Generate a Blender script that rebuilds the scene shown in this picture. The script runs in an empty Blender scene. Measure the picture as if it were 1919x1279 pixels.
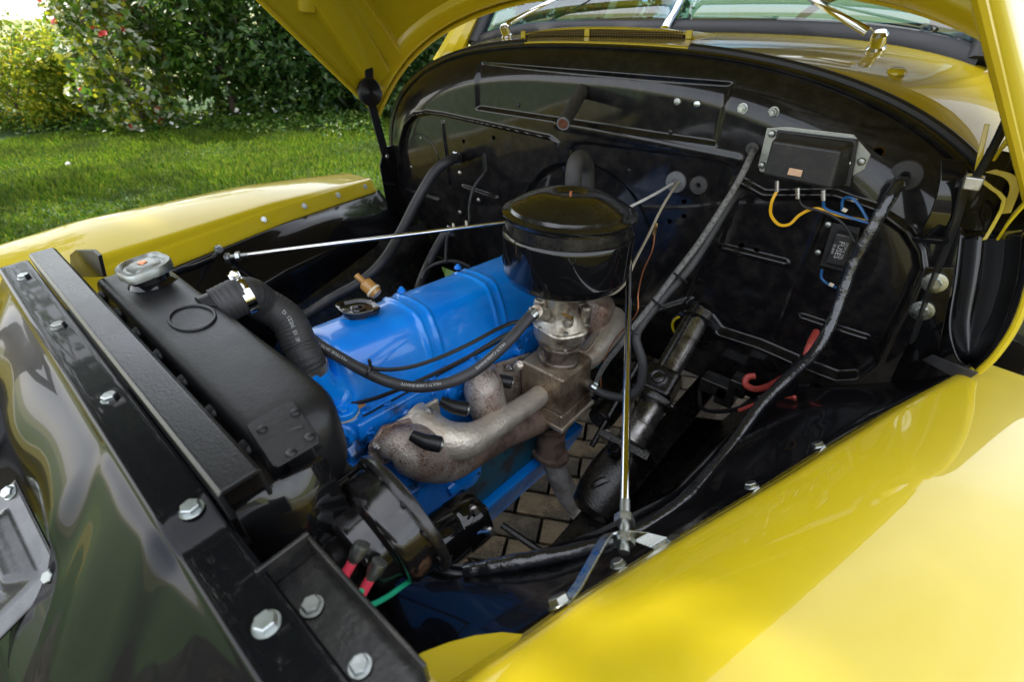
import bpy, math, random
import numpy as np
from mathutils import Vector, Matrix
random.seed(7); rng = np.random.default_rng(7)
SC = bpy.context.scene
COL = SC.collection
rad = math.radians
# ------------------------------------------------------------------ camera
PW, PH, FPX = 1919.0, 1279.0, 917.0
YAW, PITCH, ROLL, EYE = rad(42.05), rad(34.73), rad(-1.57), 1.55
_f = Vector((-math.sin(YAW)*math.cos(PITCH), math.cos(YAW)*math.cos(PITCH), -math.sin(PITCH)))
_r0 = Vector((math.cos(YAW), math.sin(YAW), 0)); _u0 = _r0.cross(_f)
_r = _r0*math.cos(ROLL) + _u0*math.sin(ROLL); _u = _u0*math.cos(ROLL) - _r0*math.sin(ROLL)
ORG = Vector((0, 0, EYE))
cam = bpy.data.cameras.new('camera'); camo = bpy.data.objects.new('camera', cam); COL.objects.link(camo)
cam.sensor_width = 36; cam.lens = FPX/PW*36; cam.clip_start = .02; cam.clip_end = 3000
camo.matrix_world = Matrix(((_r.x, _u.x, -_f.x, ORG.x), (_r.y, _u.y, -_f.y, ORG.y), (_r.z, _u.z, -_f.z, ORG.z), (0, 0, 0, 1)))
cam.dof.use_dof = True; cam.dof.focus_distance = .95; cam.dof.aperture_fstop = 5.0
SC.camera = camo
# ------------------------------------------------------------------ sky, sun, exposure
SUN_EL = 46; SUN_AZ_VEC = Vector((-1, -.40, 0)).normalized()     # towards the sun
w = bpy.data.worlds.new('World'); SC.world = w; w.use_nodes = True
nt = w.node_tree; nt.nodes.clear()
wo = nt.nodes.new('ShaderNodeOutputWorld'); bg = nt.nodes.new('ShaderNodeBackground'); sky = nt.nodes.new('ShaderNodeTexSky')
sky.sky_type = 'NISHITA'; sky.sun_disc = False; sky.sun_elevation = rad(SUN_EL)
sky.sun_rotation = math.atan2(SUN_AZ_VEC.x, SUN_AZ_VEC.y)
sky.air_density = 1.0; sky.dust_density = 2.0
bg.inputs['Strength'].default_value = .15
tc = nt.nodes.new('ShaderNodeTexCoord'); mp = nt.nodes.new('ShaderNodeMapping'); mp.inputs['Scale'].default_value = (1, 1, 2.2)
cn = nt.nodes.new('ShaderNodeTexNoise'); cn.inputs['Scale'].default_value = 2.3; cn.inputs['Detail'].default_value = 7; cn.inputs['Roughness'].default_value = .58
cr = nt.nodes.new('ShaderNodeValToRGB'); cr.color_ramp.elements[0].position = .30; cr.color_ramp.elements[1].position = .72; cr.color_ramp.elements[0].color = (.42, .42, .42, 1); cr.color_ramp.elements[1].color = (.86, .86, .86, 1)
mx = nt.nodes.new('ShaderNodeMixRGB'); mx.inputs[2].default_value = (8.8, 9.0, 9.4, 1)
L = nt.links.new
L(tc.outputs['Generated'], mp.inputs[0]); L(mp.outputs[0], cn.inputs['Vector']); L(cn.outputs['Fac'], cr.inputs[0])
L(cr.outputs[0], mx.inputs[0]); L(sky.outputs[0], mx.inputs[1]); L(mx.outputs[0], bg.inputs[0]); L(bg.outputs[0], wo.inputs[0])
sl = bpy.data.lights.new('sun', 'SUN'); sl.energy = 4.4; sl.angle = rad(.6); sl.color = (1, .94, .84)
so = bpy.data.objects.new('sun', sl); COL.objects.link(so)
sdir = Vector((SUN_AZ_VEC.x*math.cos(rad(SUN_EL)), SUN_AZ_VEC.y*math.cos(rad(SUN_EL)), math.sin(rad(SUN_EL))))
so.rotation_euler = sdir.to_track_quat('Z', 'Y').to_euler(); so.location = (0, 0, 12)
vs = SC.view_settings; vs.view_transform = 'Standard'; vs.look = 'None'; vs.gamma = 1; vs.use_curve_mapping = False
vs.exposure = 1.2
# ------------------------------------------------------------------ pixel helpers (photo pixel -> point on a known plane / at a depth)
def ray(u, v): return _r*((u-959.5)/FPX) - _u*((v-639.5)/FPX) + _f
def P(u, v, x=None, y=None, z=None, d=None):
    D = ray(u, v)
    if d is not None: t = d
    elif x is not None: t = (x-ORG.x)/D.x
    elif y is not None: t = (y-ORG.y)/D.y
    else: t = (z-ORG.z)/D.z
    return ORG + D*t
def dep(p): return (Vector(p)-ORG).dot(_f)
CX = -.74
def mir(p): return Vector((2*CX-p[0], p[1], p[2]))
# ------------------------------------------------------------------ materials
MATS = {}
def mat(name, base, rough=.5, metal=0., coat=0., coatr=.03, var=0., vscale=8., vcol=None, vlo=.45, vhi=.62, bump=0., bscale=60., spec=.5,
        rvar=0., dust=0., spk=None, spkscale=120., spklo=.58, trans=0., alpha=1., island=None, sss=0):
    m = bpy.data.materials.new(name); m.use_nodes = True; n = m.node_tree.nodes; l = m.node_tree.links.new
    b = n['Principled BSDF']; c4 = lambda c: (c[0], c[1], c[2], 1)
    b.inputs['Base Color'].default_value = c4(base); b.inputs['Roughness'].default_value = rough; b.inputs['Metallic'].default_value = metal
    b.inputs['Coat Weight'].default_value = coat; b.inputs['Coat Roughness'].default_value = coatr; b.inputs['Specular IOR Level'].default_value = spec
    t = n.new('ShaderNodeTexCoord'); col = None
    def noise(scale, detail=6, r=.6):
        q = n.new('ShaderNodeTexNoise'); q.inputs['Scale'].default_value = scale; q.inputs['Detail'].default_value = detail; q.inputs['Roughness'].default_value = r
        l(t.outputs['Object'], q.inputs['Vector']); return q
    def mix(fac, a, c):
        q = n.new('ShaderNodeMixRGB'); l(fac, q.inputs[0])
        if hasattr(a, 'is_linked'): l(a, q.inputs[1])
        else: q.inputs[1].default_value = c4(a)
        q.inputs[2].default_value = c4(c); return q.outputs[0]
    def ramp(src, lo, hi, top=1.):
        q = n.new('ShaderNodeMapRange'); l(src, q.inputs[0]); q.inputs[1].default_value = lo; q.inputs[2].default_value = hi; q.inputs[4].default_value = top; return q.outputs[0]
    if island is not None:
        g = n.new('ShaderNodeNewGeometry'); rp = n.new('ShaderNodeValToRGB'); e = rp.color_ramp
        e.elements[0].color = c4(island[0]); e.elements[1].color = c4(island[-1])
        for i, c in enumerate(island[1:-1]):
            k = e.elements.new((i+1)/(len(island)-1)); k.color = c4(c)
        l(g.outputs['Random Per Island'], rp.inputs[0]); col = rp.outputs[0]
    if vcol is not None:
        col = mix(ramp(noise(vscale).outputs['Fac'], vlo, vhi, var), col if col else base, vcol)
    if spk is not None:
        mu = n.new('ShaderNodeMath'); mu.operation = 'MULTIPLY'; l(ramp(noise(spkscale, 4, .75).outputs['Fac'], spklo, spklo+.08), mu.inputs[0]); l(ramp(noise(spkscale/9, 4, .6).outputs['Fac'], .40, .62), mu.inputs[1])
        col = mix(mu.outputs[0], col if col else base, spk)
    if dust:
        col = mix(ramp(noise(35, 8, .75).outputs['Fac'], .45, .8, dust), col if col else base, (.22, .19, .15))
    if col: l(col, b.inputs['Base Color'])
    if rvar:
        q = n.new('ShaderNodeMapRange'); l(noise(vscale*1.7, 7, .65).outputs['Fac'], q.inputs[0]); q.inputs[1].default_value = .35; q.inputs[2].default_value = .7
        q.inputs[3].default_value = max(.02, rough-rvar); q.inputs[4].default_value = rough+rvar; l(q.outputs[0], b.inputs['Roughness'])
        if coat: 
            q2 = n.new('ShaderNodeMapRange'); l(noise(vscale*2.1, 7, .65).outputs['Fac'], q2.inputs[0]); q2.inputs[1].default_value = .4; q2.inputs[2].default_value = .75
            q2.inputs[3].default_value = coatr; q2.inputs[4].default_value = coatr+rvar; l(q2.outputs[0], b.inputs['Coat Roughness'])
    if bump:
        bp = n.new('ShaderNodeBump'); bp.inputs['Strength'].default_value = bump; bp.inputs['Distance'].default_value = .004
        l(noise(bscale, 4, .6).outputs['Fac'], bp.inputs['Height']); l(bp.outputs[0], b.inputs['Normal'])
        if coat: l(bp.outputs[0], b.inputs['Coat Normal'])
    if trans: b.inputs['Transmission Weight'].default_value = trans
    if alpha < 1: b.inputs['Alpha'].default_value = alpha
    if sss:                                        # thin leaves: part of the light passes through
        tr = n.new('ShaderNodeBsdfTranslucent'); ms = n.new('ShaderNodeMixShader'); ms.inputs[0].default_value = sss
        if col: l(col, tr.inputs[0])
        else: tr.inputs[0].default_value = c4(base)
        out = n['Material Output']; l(b.outputs[0], ms.inputs[1]); l(tr.outputs[0], ms.inputs[2]); l(ms.outputs[0], out.inputs[0])
    MATS[name] = m; return m
M = MATS
mat('yellow', (.53, .405, .009), .40, dust=.05, coat=1, coatr=.018, spec=.2, bump=.004, bscale=200, vcol=(.50, .38, .010), var=.5, vscale=5)
mat('yellow_inner', (.56, .42, .008), .42, coat=.6, coatr=.12, bump=.03, bscale=150, vcol=(.53, .385, .010), var=.7, vscale=7)
mat('black_gloss', (.0045, .0045, .005), .22, coat=1, spec=.1, coatr=.012, bump=.012, bscale=30)
mat('black_firewall', (.004, .004, .005), .36, coat=.8, spec=.12, coatr=.06, bump=.012, bscale=22, rvar=.05, vscale=40, dust=.10)
mat('black_dusty', (.007, .007, .007), .34, coat=.5, coatr=.16, spec=.3, bump=.12, bscale=90, rvar=.14, vscale=25, dust=.16)
mat('black_lid', (.006, .006, .006), .24, coat=.8, coatr=.06, bump=.03, bscale=60, rvar=.12, vscale=18, vcol=(.04, .034, .026), var=.25, vlo=.5, vhi=.75)
mat('black_horn', (.008, .007, .007), .22, coat=.9, coatr=.05, spec=.3, bump=.05, bscale=120, rvar=.08, vcol=(.16, .09, .05), var=.8, vscale=22, vlo=.60, vhi=.72)
mat('black_panel', (.004, .004, .005), .25, coat=.38, coatr=.03, spec=.06, bump=.01, bscale=30)
mat('black_satin', (.009, .009, .010), .42, coat=.15, coatr=.3, spec=.3, bump=.10, bscale=170, rvar=.06)
mat('black_crinkle', (.007, .007, .008), .30, coat=.4, coatr=.12, spec=.25, bump=.10, bscale=320, rvar=.06)
mat('black_oily', (.006, .0055, .005), .28, coat=.8, coatr=.10, spec=.2, bump=.30, bscale=260, rvar=.15, vscale=30, dust=.10)
mat('engine_blue', (.0, .27, .92), .32, coat=.7, coatr=.05, bump=.03, bscale=24, vcol=(.0, .175, .74), var=.6, vscale=9)
mat('block_blue', (.0, .20, .74), .34, coat=.8, coatr=.1, bump=.35, bscale=45, vcol=(.006, .010, .016), var=.92, vscale=13, vlo=.56, vhi=.66, spk=(.10, .02, .008), spkscale=30, spklo=.70)
mat('block_teal', (.004, .10, .16), .42, coat=.5, coatr=.2, bump=.4, bscale=60, vcol=(.03, .022, .016), var=.9, vscale=14, vlo=.48, vhi=.62)
mat('zinc', (.47, .50, .49), .32, metal=1, bump=.05, bscale=200, rvar=.12, vscale=60)
mat('zinc_dull', (.38, .40, .38), .46, metal=1, bump=.12, bscale=300, rvar=.1, vscale=70, vcol=(.36, .36, .32), var=.7)
mat('chrome', (.80, .80, .79), .09, metal=1, rvar=.05, vscale=20)
mat('plate_grey', (.07, .07, .07), .24, metal=.4, coat=.6, coatr=.1, bump=.05, bscale=120, rvar=.08, vcol=(.03, .03, .03), var=.6, vscale=30)
mat('steel_dark', (.30, .29, .28), .32, metal=.9, bump=.12, bscale=150, vcol=(.05, .04, .03), var=.8, vscale=22, rvar=.12)
mat('steel_worn', (.48, .47, .45), .34, metal=.9, bump=.1, bscale=150, vcol=(.16, .10, .06), var=.5, vscale=30, rvar=.12)
mat('alloy', (.76, .69, .58), .46, metal=.65, bump=.6, bscale=130, vcol=(.34, .20, .10), var=.75, vscale=12, vlo=.50, vhi=.72, rvar=.1, spk=(.20, .09, .04), spkscale=230, spklo=.66)
mat('alloy_stained', (.50, .41, .30), .40, metal=.65, bump=.3, bscale=170, vcol=(.11, .065, .035), var=.9, vscale=11, vlo=.42, vhi=.62, rvar=.12, spk=(.12, .06, .03), spkscale=260, spklo=.50)
mat('alloy_carb', (.60, .55, .44), .40, metal=.7, bump=.25, bscale=160, vcol=(.09, .045, .02), var=.85, vscale=22, rvar=.12)
mat('alloy_dark', (.24, .20, .16), .5, metal=.6, bump=.3, bscale=200, vcol=(.05, .03, .02), var=.8, vscale=25, rvar=.12)
mat('rust', (.56, .50, .44), .50, metal=.55, bump=.6, bscale=170, vcol=(.30, .16, .10), var=.8, vscale=10, vlo=.46, vhi=.68, spk=(.14, .06, .035), spkscale=300, spklo=.46)
mat('rust_dark', (.26, .18, .14), .7, metal=.3, bump=.5, bscale=200, vcol=(.07, .045, .035), var=.8, vscale=20, spk=(.26, .14, .08), spkscale=160, spklo=.62)
mat('pipe_grey', (.48, .47, .46), .66, metal=.35, bump=.3, bscale=160, vcol=(.14, .12, .10), var=.7, vscale=18)
mat('rubber', (.022, .022, .024), .52, bump=.12, bscale=240, vcol=(.05, .048, .048), var=.6, vscale=16, rvar=.08)
mat('rubber_matte', (.035, .034, .034), .68, bump=.2, bscale=200, vcol=(.065, .06, .055), var=.6, vscale=25)
mat('rubber_grey', (.13, .135, .14), .6, bump=.1, bscale=180, vcol=(.09, .09, .095), var=.6, vscale=40)
mat('rubber_ribbed', (.030, .030, .031), .55, bump=.3, bscale=330, vcol=(.055, .052, .05), var=.5, vscale=20)
mat('braid', (.20, .20, .19), .55, metal=.2, bump=.6, bscale=500, vcol=(.08, .075, .07), var=.8, vscale=160)
mat('cable_beige', (.36, .32, .24), .6, bump=.3, bscale=500)
mat('cable_white', (.58, .57, .54), .5)
mat('tape', (.010, .011, .014), .22, coat=.8, coatr=.05, bump=.5, bscale=60, rvar=.12, vscale=40)
mat('wire_black', (.012, .012, .013), .4)
mat('wire_yellow', (.75, .40, .01), .38); mat('wire_blue', (.01, .09, .26), .4); mat('wire_green', (.01, .27, .14), .38); mat('wire_grey', (.25, .26, .26), .45)
mat('wire_red', (.55, .03, .025), .4); mat('wire_lime', (.20, .55, .05), .4)
mat('cable_red', (.42, .055, .04), .5, vcol=(.25, .04, .03), var=.6, vscale=40)
mat('terminal_pink', (.70, .05, .09), .38)
mat('amber', (.55, .30, .09), .22, coat=.5, sss=.25, vcol=(.42, .2, .05), var=.5, vscale=40)
mat('cream', (.62, .55, .42), .5)
mat('copper', (.62, .24, .10), .35, metal=.8); mat('brass', (.56, .36, .14), .35, metal=1, rvar=.1)
mat('relay_black', (.014, .014, .015), .42, bump=.12, bscale=300, dust=.12)
mat('sticker', (.62, .40, .25), .55, vcol=(.5, .3, .2), var=.6, vscale=150)
mat('print_white', (.42, .42, .40), .6)
mat('gasket', (.012, .012, .014), .5, bump=.1, bscale=120)
mat('mesh_dark', (.016, .013, .006), .6); mat('vent_wire', (.20, .15, .05), .5, metal=.3)
mat('interior', (.05, .055, .065), .75, vcol=(.10, .11, .12), var=.6, vscale=6)
mat('seat', (.16, .15, .13), .6)
mat('dark_hole', (.004, .004, .004), .7)
mat('tan_gasket', (.45, .24, .09), .7)
mat('soil', (.055, .045, .022), .95, vcol=(.03, .06, .012), var=.9, vscale=2.5, bump=.4, bscale=20)
mat('lawn', (.030, .075, .010), .9, vcol=(.06, .11, .016), var=.8, vscale=1.2, bump=.6, bscale=30)
mat('grass', (.05, .12, .014), .6, spec=.2, island=[(.035, .095, .008), (.075, .16, .010), (.15, .23, .014), (.22, .25, .03)], sss=.5, vcol=(.05, .075, .02), var=.75, vscale=1.1, vlo=.45, vhi=.65)
mat('leaf_dark', (.02, .05, .01), .42, island=[(.014, .045, .010), (.028, .08, .014), (.05, .12, .02), (.11, .17, .035)], sss=.38)
mat('leaf_mid', (.03, .09, .012), .42, island=[(.02, .07, .008), (.045, .12, .012), (.09, .17, .02), (.16, .23, .03)], sss=.55)
mat('leaf_bright', (.1, .2, .02), .45, island=[(.08, .18, .012), (.18, .28, .02), (.32, .36, .02), (.46, .44, .03)], sss=.6)
mat('leaf_variegated', (.3, .34, .2), .45, island=[(.05, .14, .02), (.10, .2, .03), (.40, .43, .30), (.55, .55, .45)], sss=.35)
mat('flower_white', (.75, .74, .68), .6, sss=.3); mat('flower_red', (.55, .03, .03), .5, sss=.3); mat('flower_yellow', (.62, .45, .02), .5, sss=.3)
mat('bark', (.09, .065, .045), .9, bump=.8, bscale=25, vcol=(.05, .04, .03), var=.8, vscale=12)
mat('paver', (.13, .098, .062), .85, bump=1.0, bscale=110, vcol=(.045, .038, .026), var=.9, vscale=14, vlo=.42, vhi=.6, spk=(.022, .018, .012), spkscale=170, spklo=.48)
mat('paver_b', (.19, .135, .075), .85, bump=1.0, bscale=110, vcol=(.07, .055, .034), var=.9, vscale=14, vlo=.45, vhi=.62, spk=(.025, .02, .012), spkscale=170, spklo=.48)
mat('sand_joint', (.03, .026, .018), .95, bump=.5, bscale=200)
mat('field', (.16, .19, .05), .9, vcol=(.22, .2, .08), var=.7, vscale=.3)
mat('barn_wall', (.10, .14, .20), .7); mat('barn_roof', (.30, .17, .12), .7); mat('barn_white', (.6, .6, .58), .7)
mat('stone', (.55, .53, .5), .8)
def glass_mat():
    m = bpy.data.materials.new('windscreen_glass'); m.use_nodes = True; n = m.node_tree.nodes; l = m.node_tree.links.new; n.clear()
    o = n.new('ShaderNodeOutputMaterial'); g = n.new('ShaderNodeBsdfGlossy'); g.inputs['Roughness'].default_value = .01
    t = n.new('ShaderNodeBsdfTransparent'); t.inputs[0].default_value = (.46, .67, .80, 1)
    lw = n.new('ShaderNodeLayerWeight'); lw.inputs[0].default_value = .5; pw_ = n.new('ShaderNodeMath'); pw_.operation = 'POWER'; pw_.inputs[1].default_value = 4; l(lw.outputs['Facing'], pw_.inputs[0])
    f = n.new('ShaderNodeMapRange'); l(pw_.outputs[0], f.inputs[0]); f.inputs[3].default_value = .2; f.inputs[4].default_value = .95; mxs = n.new('ShaderNodeMixShader')
    l(f.outputs[0], mxs.inputs[0]); l(t.outputs[0], mxs.inputs[1]); l(g.outputs[0], mxs.inputs[2]); l(mxs.outputs[0], o.inputs[0]); MATS['glass'] = m
glass_mat()
# ------------------------------------------------------------------ mesh helpers
def V(*a): return Vector(a)
def spline(pts, sub=8):
    p = [Vector(q) for q in pts]
    if len(p) < 3 or sub < 2: return p
    o = []
    q = [p[0]*2-p[1]] + p + [p[-1]*2-p[-2]]
    for i in range(1, len(q)-2):
        a, b, c, d = q[i-1], q[i], q[i+1], q[i+2]
        for k in range(sub):
            t = k/sub
            o.append(.5*((2*b) + (c-a)*t + (2*a-5*b+4*c-d)*t*t + (3*b-a-3*c+d)*t**3))
    o.append(p[-1]); return o
def frame(axis):
    a = Vector(axis).normalized(); h = Vector((0, 0, 1)) if abs(a.z) < .9 else Vector((0, 1, 0))
    u = h.cross(a).normalized(); return u, a.cross(u), a
class MB:
    def __init__(s): s.v = []; s.f = []
    def add(s, vs, fs):
        k = len(s.v); s.v += [tuple(x) for x in vs]; s.f += [tuple(i+k for i in f) for f in fs]; return s
    def obox(s, c, ux, uy, uz):            # centre and half-axis vectors
        c, ux, uy, uz = map(Vector, (c, ux, uy, uz))
        vs = [c+ux*i+uy*j+uz*k for i in (-1, 1) for j in (-1, 1) for k in (-1, 1)]
        return s.add(vs, [(0, 1, 3, 2), (4, 6, 7, 5), (0, 4, 5, 1), (2, 3, 7, 6), (0, 2, 6, 4), (1, 5, 7, 3)])
    def box(s, lo, hi):
        c = (Vector(lo)+Vector(hi))/2; h = (Vector(hi)-Vector(lo))/2
        return s.obox(c, (h.x, 0, 0), (0, h.y, 0), (0, 0, h.z))
    def tube(s, pts, r, n=12, sub=8, cap=True, sc=None):
        p = spline(pts, sub); m = len(p)
        rs = [r]*m if not hasattr(r, '__len__') else list(np.interp(np.linspace(0, 1, m), np.linspace(0, 1, len(r)), r))
        if sc: rs = [rr*sc(i/(m-1)) for i, rr in enumerate(rs)]
        t0 = (p[1]-p[0]).normalized(); u, vv, _ = frame(t0); vs = []
        for i in range(m):
            t = (p[min(i+1, m-1)]-p[max(i-1, 0)]).normalized()
            u = (u - t*u.dot(t)).normalized(); vv = t.cross(u)
            vs += [p[i]+(u*math.cos(2*math.pi*k/n)+vv*math.sin(2*math.pi*k/n))*rs[i] for k in range(n)]
        fs = [(i*n+k, i*n+(k+1) % n, (i+1)*n+(k+1) % n, (i+1)*n+k) for i in range(m-1) for k in range(n)]
        if cap: fs += [tuple(range(n-1, -1, -1)), tuple((m-1)*n+k for k in range(n))]
        return s.add(vs, fs)
    def lathe(s, prof, o, axis, n=40, ex=None):
        u, vv, a = frame(axis); o = Vector(o); vs = []
        for r, h in prof:
            for k in range(n):
                t = 2*math.pi*k/n; q = ex(t) if ex else 1
                vs.append(o+a*h+(u*math.cos(t)+vv*math.sin(t))*r*q)
        m = len(prof)
        fs = [(i*n+k, i*n+(k+1) % n, (i+1)*n+(k+1) % n, (i+1)*n+k) for i in range(m-1) for k in range(n)]
        if prof[0][0] > 1e-6: fs.append(tuple(range(n-1, -1, -1)))
        if prof[-1][0] > 1e-6: fs.append(tuple((m-1)*n+k for k in range(n)))
        return s.add(vs, fs)
    def prism(s, poly, off):               # 3-D polygon extruded by vector
        off = Vector(off); a = [Vector(p) for p in poly]; n = len(a)
        fs = [tuple(range(n-1, -1, -1)), tuple(range(n, 2*n))] + [(i, (i+1) % n, n+(i+1) % n, n+i) for i in range(n)]
        return s.add(a+[p+off for p in a], fs)
    def grid(s, rows, close=False):
        m, n = len(rows), len(rows[0]); vs = [p for r in rows for p in r]
        fs = [(i*n+k, i*n+k+1, (i+1)*n+k+1, (i+1)*n+k) for i in range(m-1) for k in range(n-1)]
        if close: fs += [(i*n+n-1, i*n, (i+1)*n, (i+1)*n+n-1) for i in range(m-1)]
        return s.add(vs, fs)
    def build(s, name, m, parent=None, smooth=35, bevel=0, seg=2, solid=0, sub=0, off=0):
        me = bpy.data.meshes.new(name); me.from_pydata(s.v, [], s.f); me.update()
        me.validate()
        import bmesh
        bm = bmesh.new(); bm.from_mesh(me); bmesh.ops.delete(bm, geom=[q for q in bm.verts if not q.link_faces], context='VERTS'); bmesh.ops.remove_doubles(bm, verts=bm.verts, dist=1e-6); bmesh.ops.recalc_face_normals(bm, faces=bm.faces); bm.to_mesh(me); bm.free()
        if smooth:
            me.shade_smooth(); me.set_sharp_from_angle(angle=rad(smooth))
        me.materials.append(M[m]); o = bpy.data.objects.new(name, me); COL.objects.link(o)
        if solid:
            q = o.modifiers.new('s', 'SOLIDIFY'); q.thickness = solid; q.offset = off
        if bevel:
            q = o.modifiers.new('b', 'BEVEL'); q.width = bevel; q.segments = seg; q.limit_method = 'ANGLE'; q.angle_limit = rad(30); q.harden_normals = True
        if sub:
            q = o.modifiers.new('u', 'SUBSURF'); q.levels = q.render_levels = sub
        if parent: par(o, parent)
        return o
def world_of(o): return o.matrix_basis.copy() if o.parent is None else world_of(o.parent) @ o.matrix_parent_inverse @ o.matrix_basis
def par(o, p): o.parent = p; o.matrix_parent_inverse = world_of(p).inverted()
def thing(name, label, cat, loc=(0, 0, 0), group=None):
    o = bpy.data.objects.new(name, None); COL.objects.link(o); o.location = loc; o.empty_display_size = .05
    tag(o, label, cat, group); return o
def tag(o, label, cat, group=None):
    o['label'] = label; o['category'] = cat
    if group: o['group'] = group
    return o
def stru(o): o['kind'] = 'structure'; return o
# hex bolt with washer, shared mesh (unit radius), oriented along +Z
def _bolt(name, washer, nut, cross=False):
    b = MB()
    if washer: b.lathe([(1.20, 0), (1.24, .06), (1.20, .14)], (0, 0, 0), (0, 0, 1), 20)
    z0 = .14 if washer else 0
    if cross:
        b.lathe([(1.0, z0), (.97, z0+.15), (.8, z0+.38), (.45, z0+.52), (0.001, z0+.56)], (0, 0, 0), (0, 0, 1), 16)
    else:
        b.lathe([(1.0, z0), (1.0, z0+.55), (.86, z0+.68), (.0, z0+.66)], (0, 0, 0), (0, 0, 1), 6)
        if nut: b.lathe([(.55, z0+.6), (.55, z0+1.1), (.45, z0+1.2), (0, z0+1.2)], (0, 0, 0), (0, 0, 1), 12)
    me = bpy.data.meshes.new(name); me.from_pydata(b.v, [], b.f); me.update(); me.shade_smooth(); me.set_sharp_from_angle(angle=rad(30)); return me
BOLTS = {}
def bolt(pos, axis, r, parent, kind='w', m='zinc', name='bolt', spin=None):
    if m == 'zinc' and random.random() < .35: m = 'zinc_dull'
    r *= random.uniform(.95, 1.05); key = (kind, m)
    if key not in BOLTS:
        me = _bolt('bolt', kind in 'wn', kind == 'n', kind == 's'); me.materials.append(M[m]); BOLTS[key] = me
    o = bpy.data.objects.new(name, BOLTS[key]); COL.objects.link(o)
    u, v, a = frame(axis); t = random.uniform(0, 1.05) if spin is None else spin
    u2 = u*math.cos(t)+v*math.sin(t); v2 = a.cross(u2)
    o.matrix_basis = Matrix(((u2.x*r, v2.x*r, a.x*r, pos[0]), (u2.y*r, v2.y*r, a.y*r, pos[1]), (u2.z*r, v2.z*r, a.z*r, pos[2]), (0, 0, 0, 1)))
    par(o, parent); return o
def clamp_ring(pts_dir, c, r, w, parent, m='zinc', screw=True, sdir=None):
    a = Vector(pts_dir).normalized(); b = MB(); c = Vector(c)
    b.lathe([(r, -w/2), (r*1.05, -w/2), (r*1.06, 0), (r*1.05, w/2), (r, w/2)], c, a, 28)
    if screw:
        u, vv, _ = frame(a); s = Vector(sdir) if sdir else u; s = (s-a*s.dot(a)).normalized(); t = a.cross(s)
        b.obox(c+s*r*1.14, s*r*.12, t*r*.28, a*w*.55); b.lathe([(w*.45, 0), (w*.45, r*.22), (w*.3, r*.26), (0, r*.26)], c+s*r*1.2+t*r*.26, t, 10)
    return b.build('hose_clamp', m, parent)
def textmesh(txt, size=1.0):
    cu = bpy.data.curves.new('lettering', 'FONT'); cu.body = txt; cu.size = size; cu.align_x = 'CENTER'; cu.align_y = 'CENTER'; cu.resolution_u = 2
    to = bpy.data.objects.new('lettering', cu); COL.objects.link(to); bpy.context.view_layer.update()
    dg = bpy.context.evaluated_depsgraph_get(); me = bpy.data.meshes.new_from_object(to.evaluated_get(dg)); bpy.data.objects.remove(to); return me
def text_at(txt, o, ux, uy, size, m, parent):
    me = textmesh(txt, size); ux = Vector(ux).normalized(); uy = Vector(uy).normalized(); o = Vector(o)
    for v in me.vertices: v.co = o+ux*v.co.x+uy*v.co.y
    me.materials.clear(); me.materials.append(M[m]); ob = bpy.data.objects.new('lettering', me); COL.objects.link(ob); par(ob, parent); return ob
def text_on_tube(txt, pts, r, s0, size, m, parent, flip=1):
    p = spline(pts, 10); d = [0]
    for i in range(1, len(p)): d.append(d[-1]+(p[i]-p[i-1]).length)
    me = textmesh(txt, size)
    for v in me.vertices:
        s = s0+v.co.x*flip; i = min(max(int(np.searchsorted(d, s)), 1), len(p)-1); t = (s-d[i-1])/max(d[i]-d[i-1], 1e-6)
        q = p[i-1].lerp(p[i], t); a = (p[i]-p[i-1]).normalized(); n = ((ORG-q)-a*(ORG-q).dot(a)).normalized()
        n = (n+Vector((0, 0, .5))).normalized(); n = (n-a*n.dot(a)).normalized(); b = n.cross(a)*flip; g = v.co.y/r
        v.co = q+(n*math.cos(g)+b*math.sin(g))*r*1.02
    me.materials.clear(); me.materials.append(M[m]); ob = bpy.data.objects.new('lettering', me); COL.objects.link(ob); par(ob, parent); return ob
def Q(e):                                   # curve point spec: (u,v,depth) or (u,v,'y',val) or Vector
    if isinstance(e, Vector): return e
    if len(e) == 3: return P(e[0], e[1], d=e[2])
    return P(e[0], e[1], **{e[2]: e[3]})
def hose(name, spec, r, m, label, cat, n=12, sub=8, group=None, sc=None):
    pts = [Q(e) for e in spec]
    o = MB().tube(pts, r, n, sub, sc=sc).build(name, m); tag(o, label, cat, group); return o, pts
def sdpoly(x, z, poly):
    poly = np.array(poly); a = poly; b = np.roll(poly, -1, 0); d = np.full(x.shape, 1e9); ins = np.zeros(x.shape, bool)
    for (ax, az), (bx, bz) in zip(a, b):
        ex, ez = bx-ax, bz-az; t = np.clip(((x-ax)*ex+(z-az)*ez)/(ex*ex+ez*ez+1e-12), 0, 1)
        d = np.minimum(d, np.hypot(x-ax-t*ex, z-az-t*ez))
        ins ^= ((az > z) != (bz > z)) & (x < (bx-ax)*(z-az)/(bz-az+1e-12)+ax)
    return np.where(ins, -d, d)
def sdline(x, z, line):
    d = np.full(x.shape, 1e9)
    for (ax, az), (bx, bz) in zip(line[:-1], line[1:]):
        ex, ez = bx-ax, bz-az; t = np.clip(((x-ax)*ex+(z-az)*ez)/(ex*ex+ez*ez+1e-12), 0, 1); d = np.minimum(d, np.hypot(x-ax-t*ex, z-az-t*ez))
    return d
def sst(a, b, x): t = np.clip((x-a)/(b-a), 0, 1); return t*t*(3-2*t)
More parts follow.
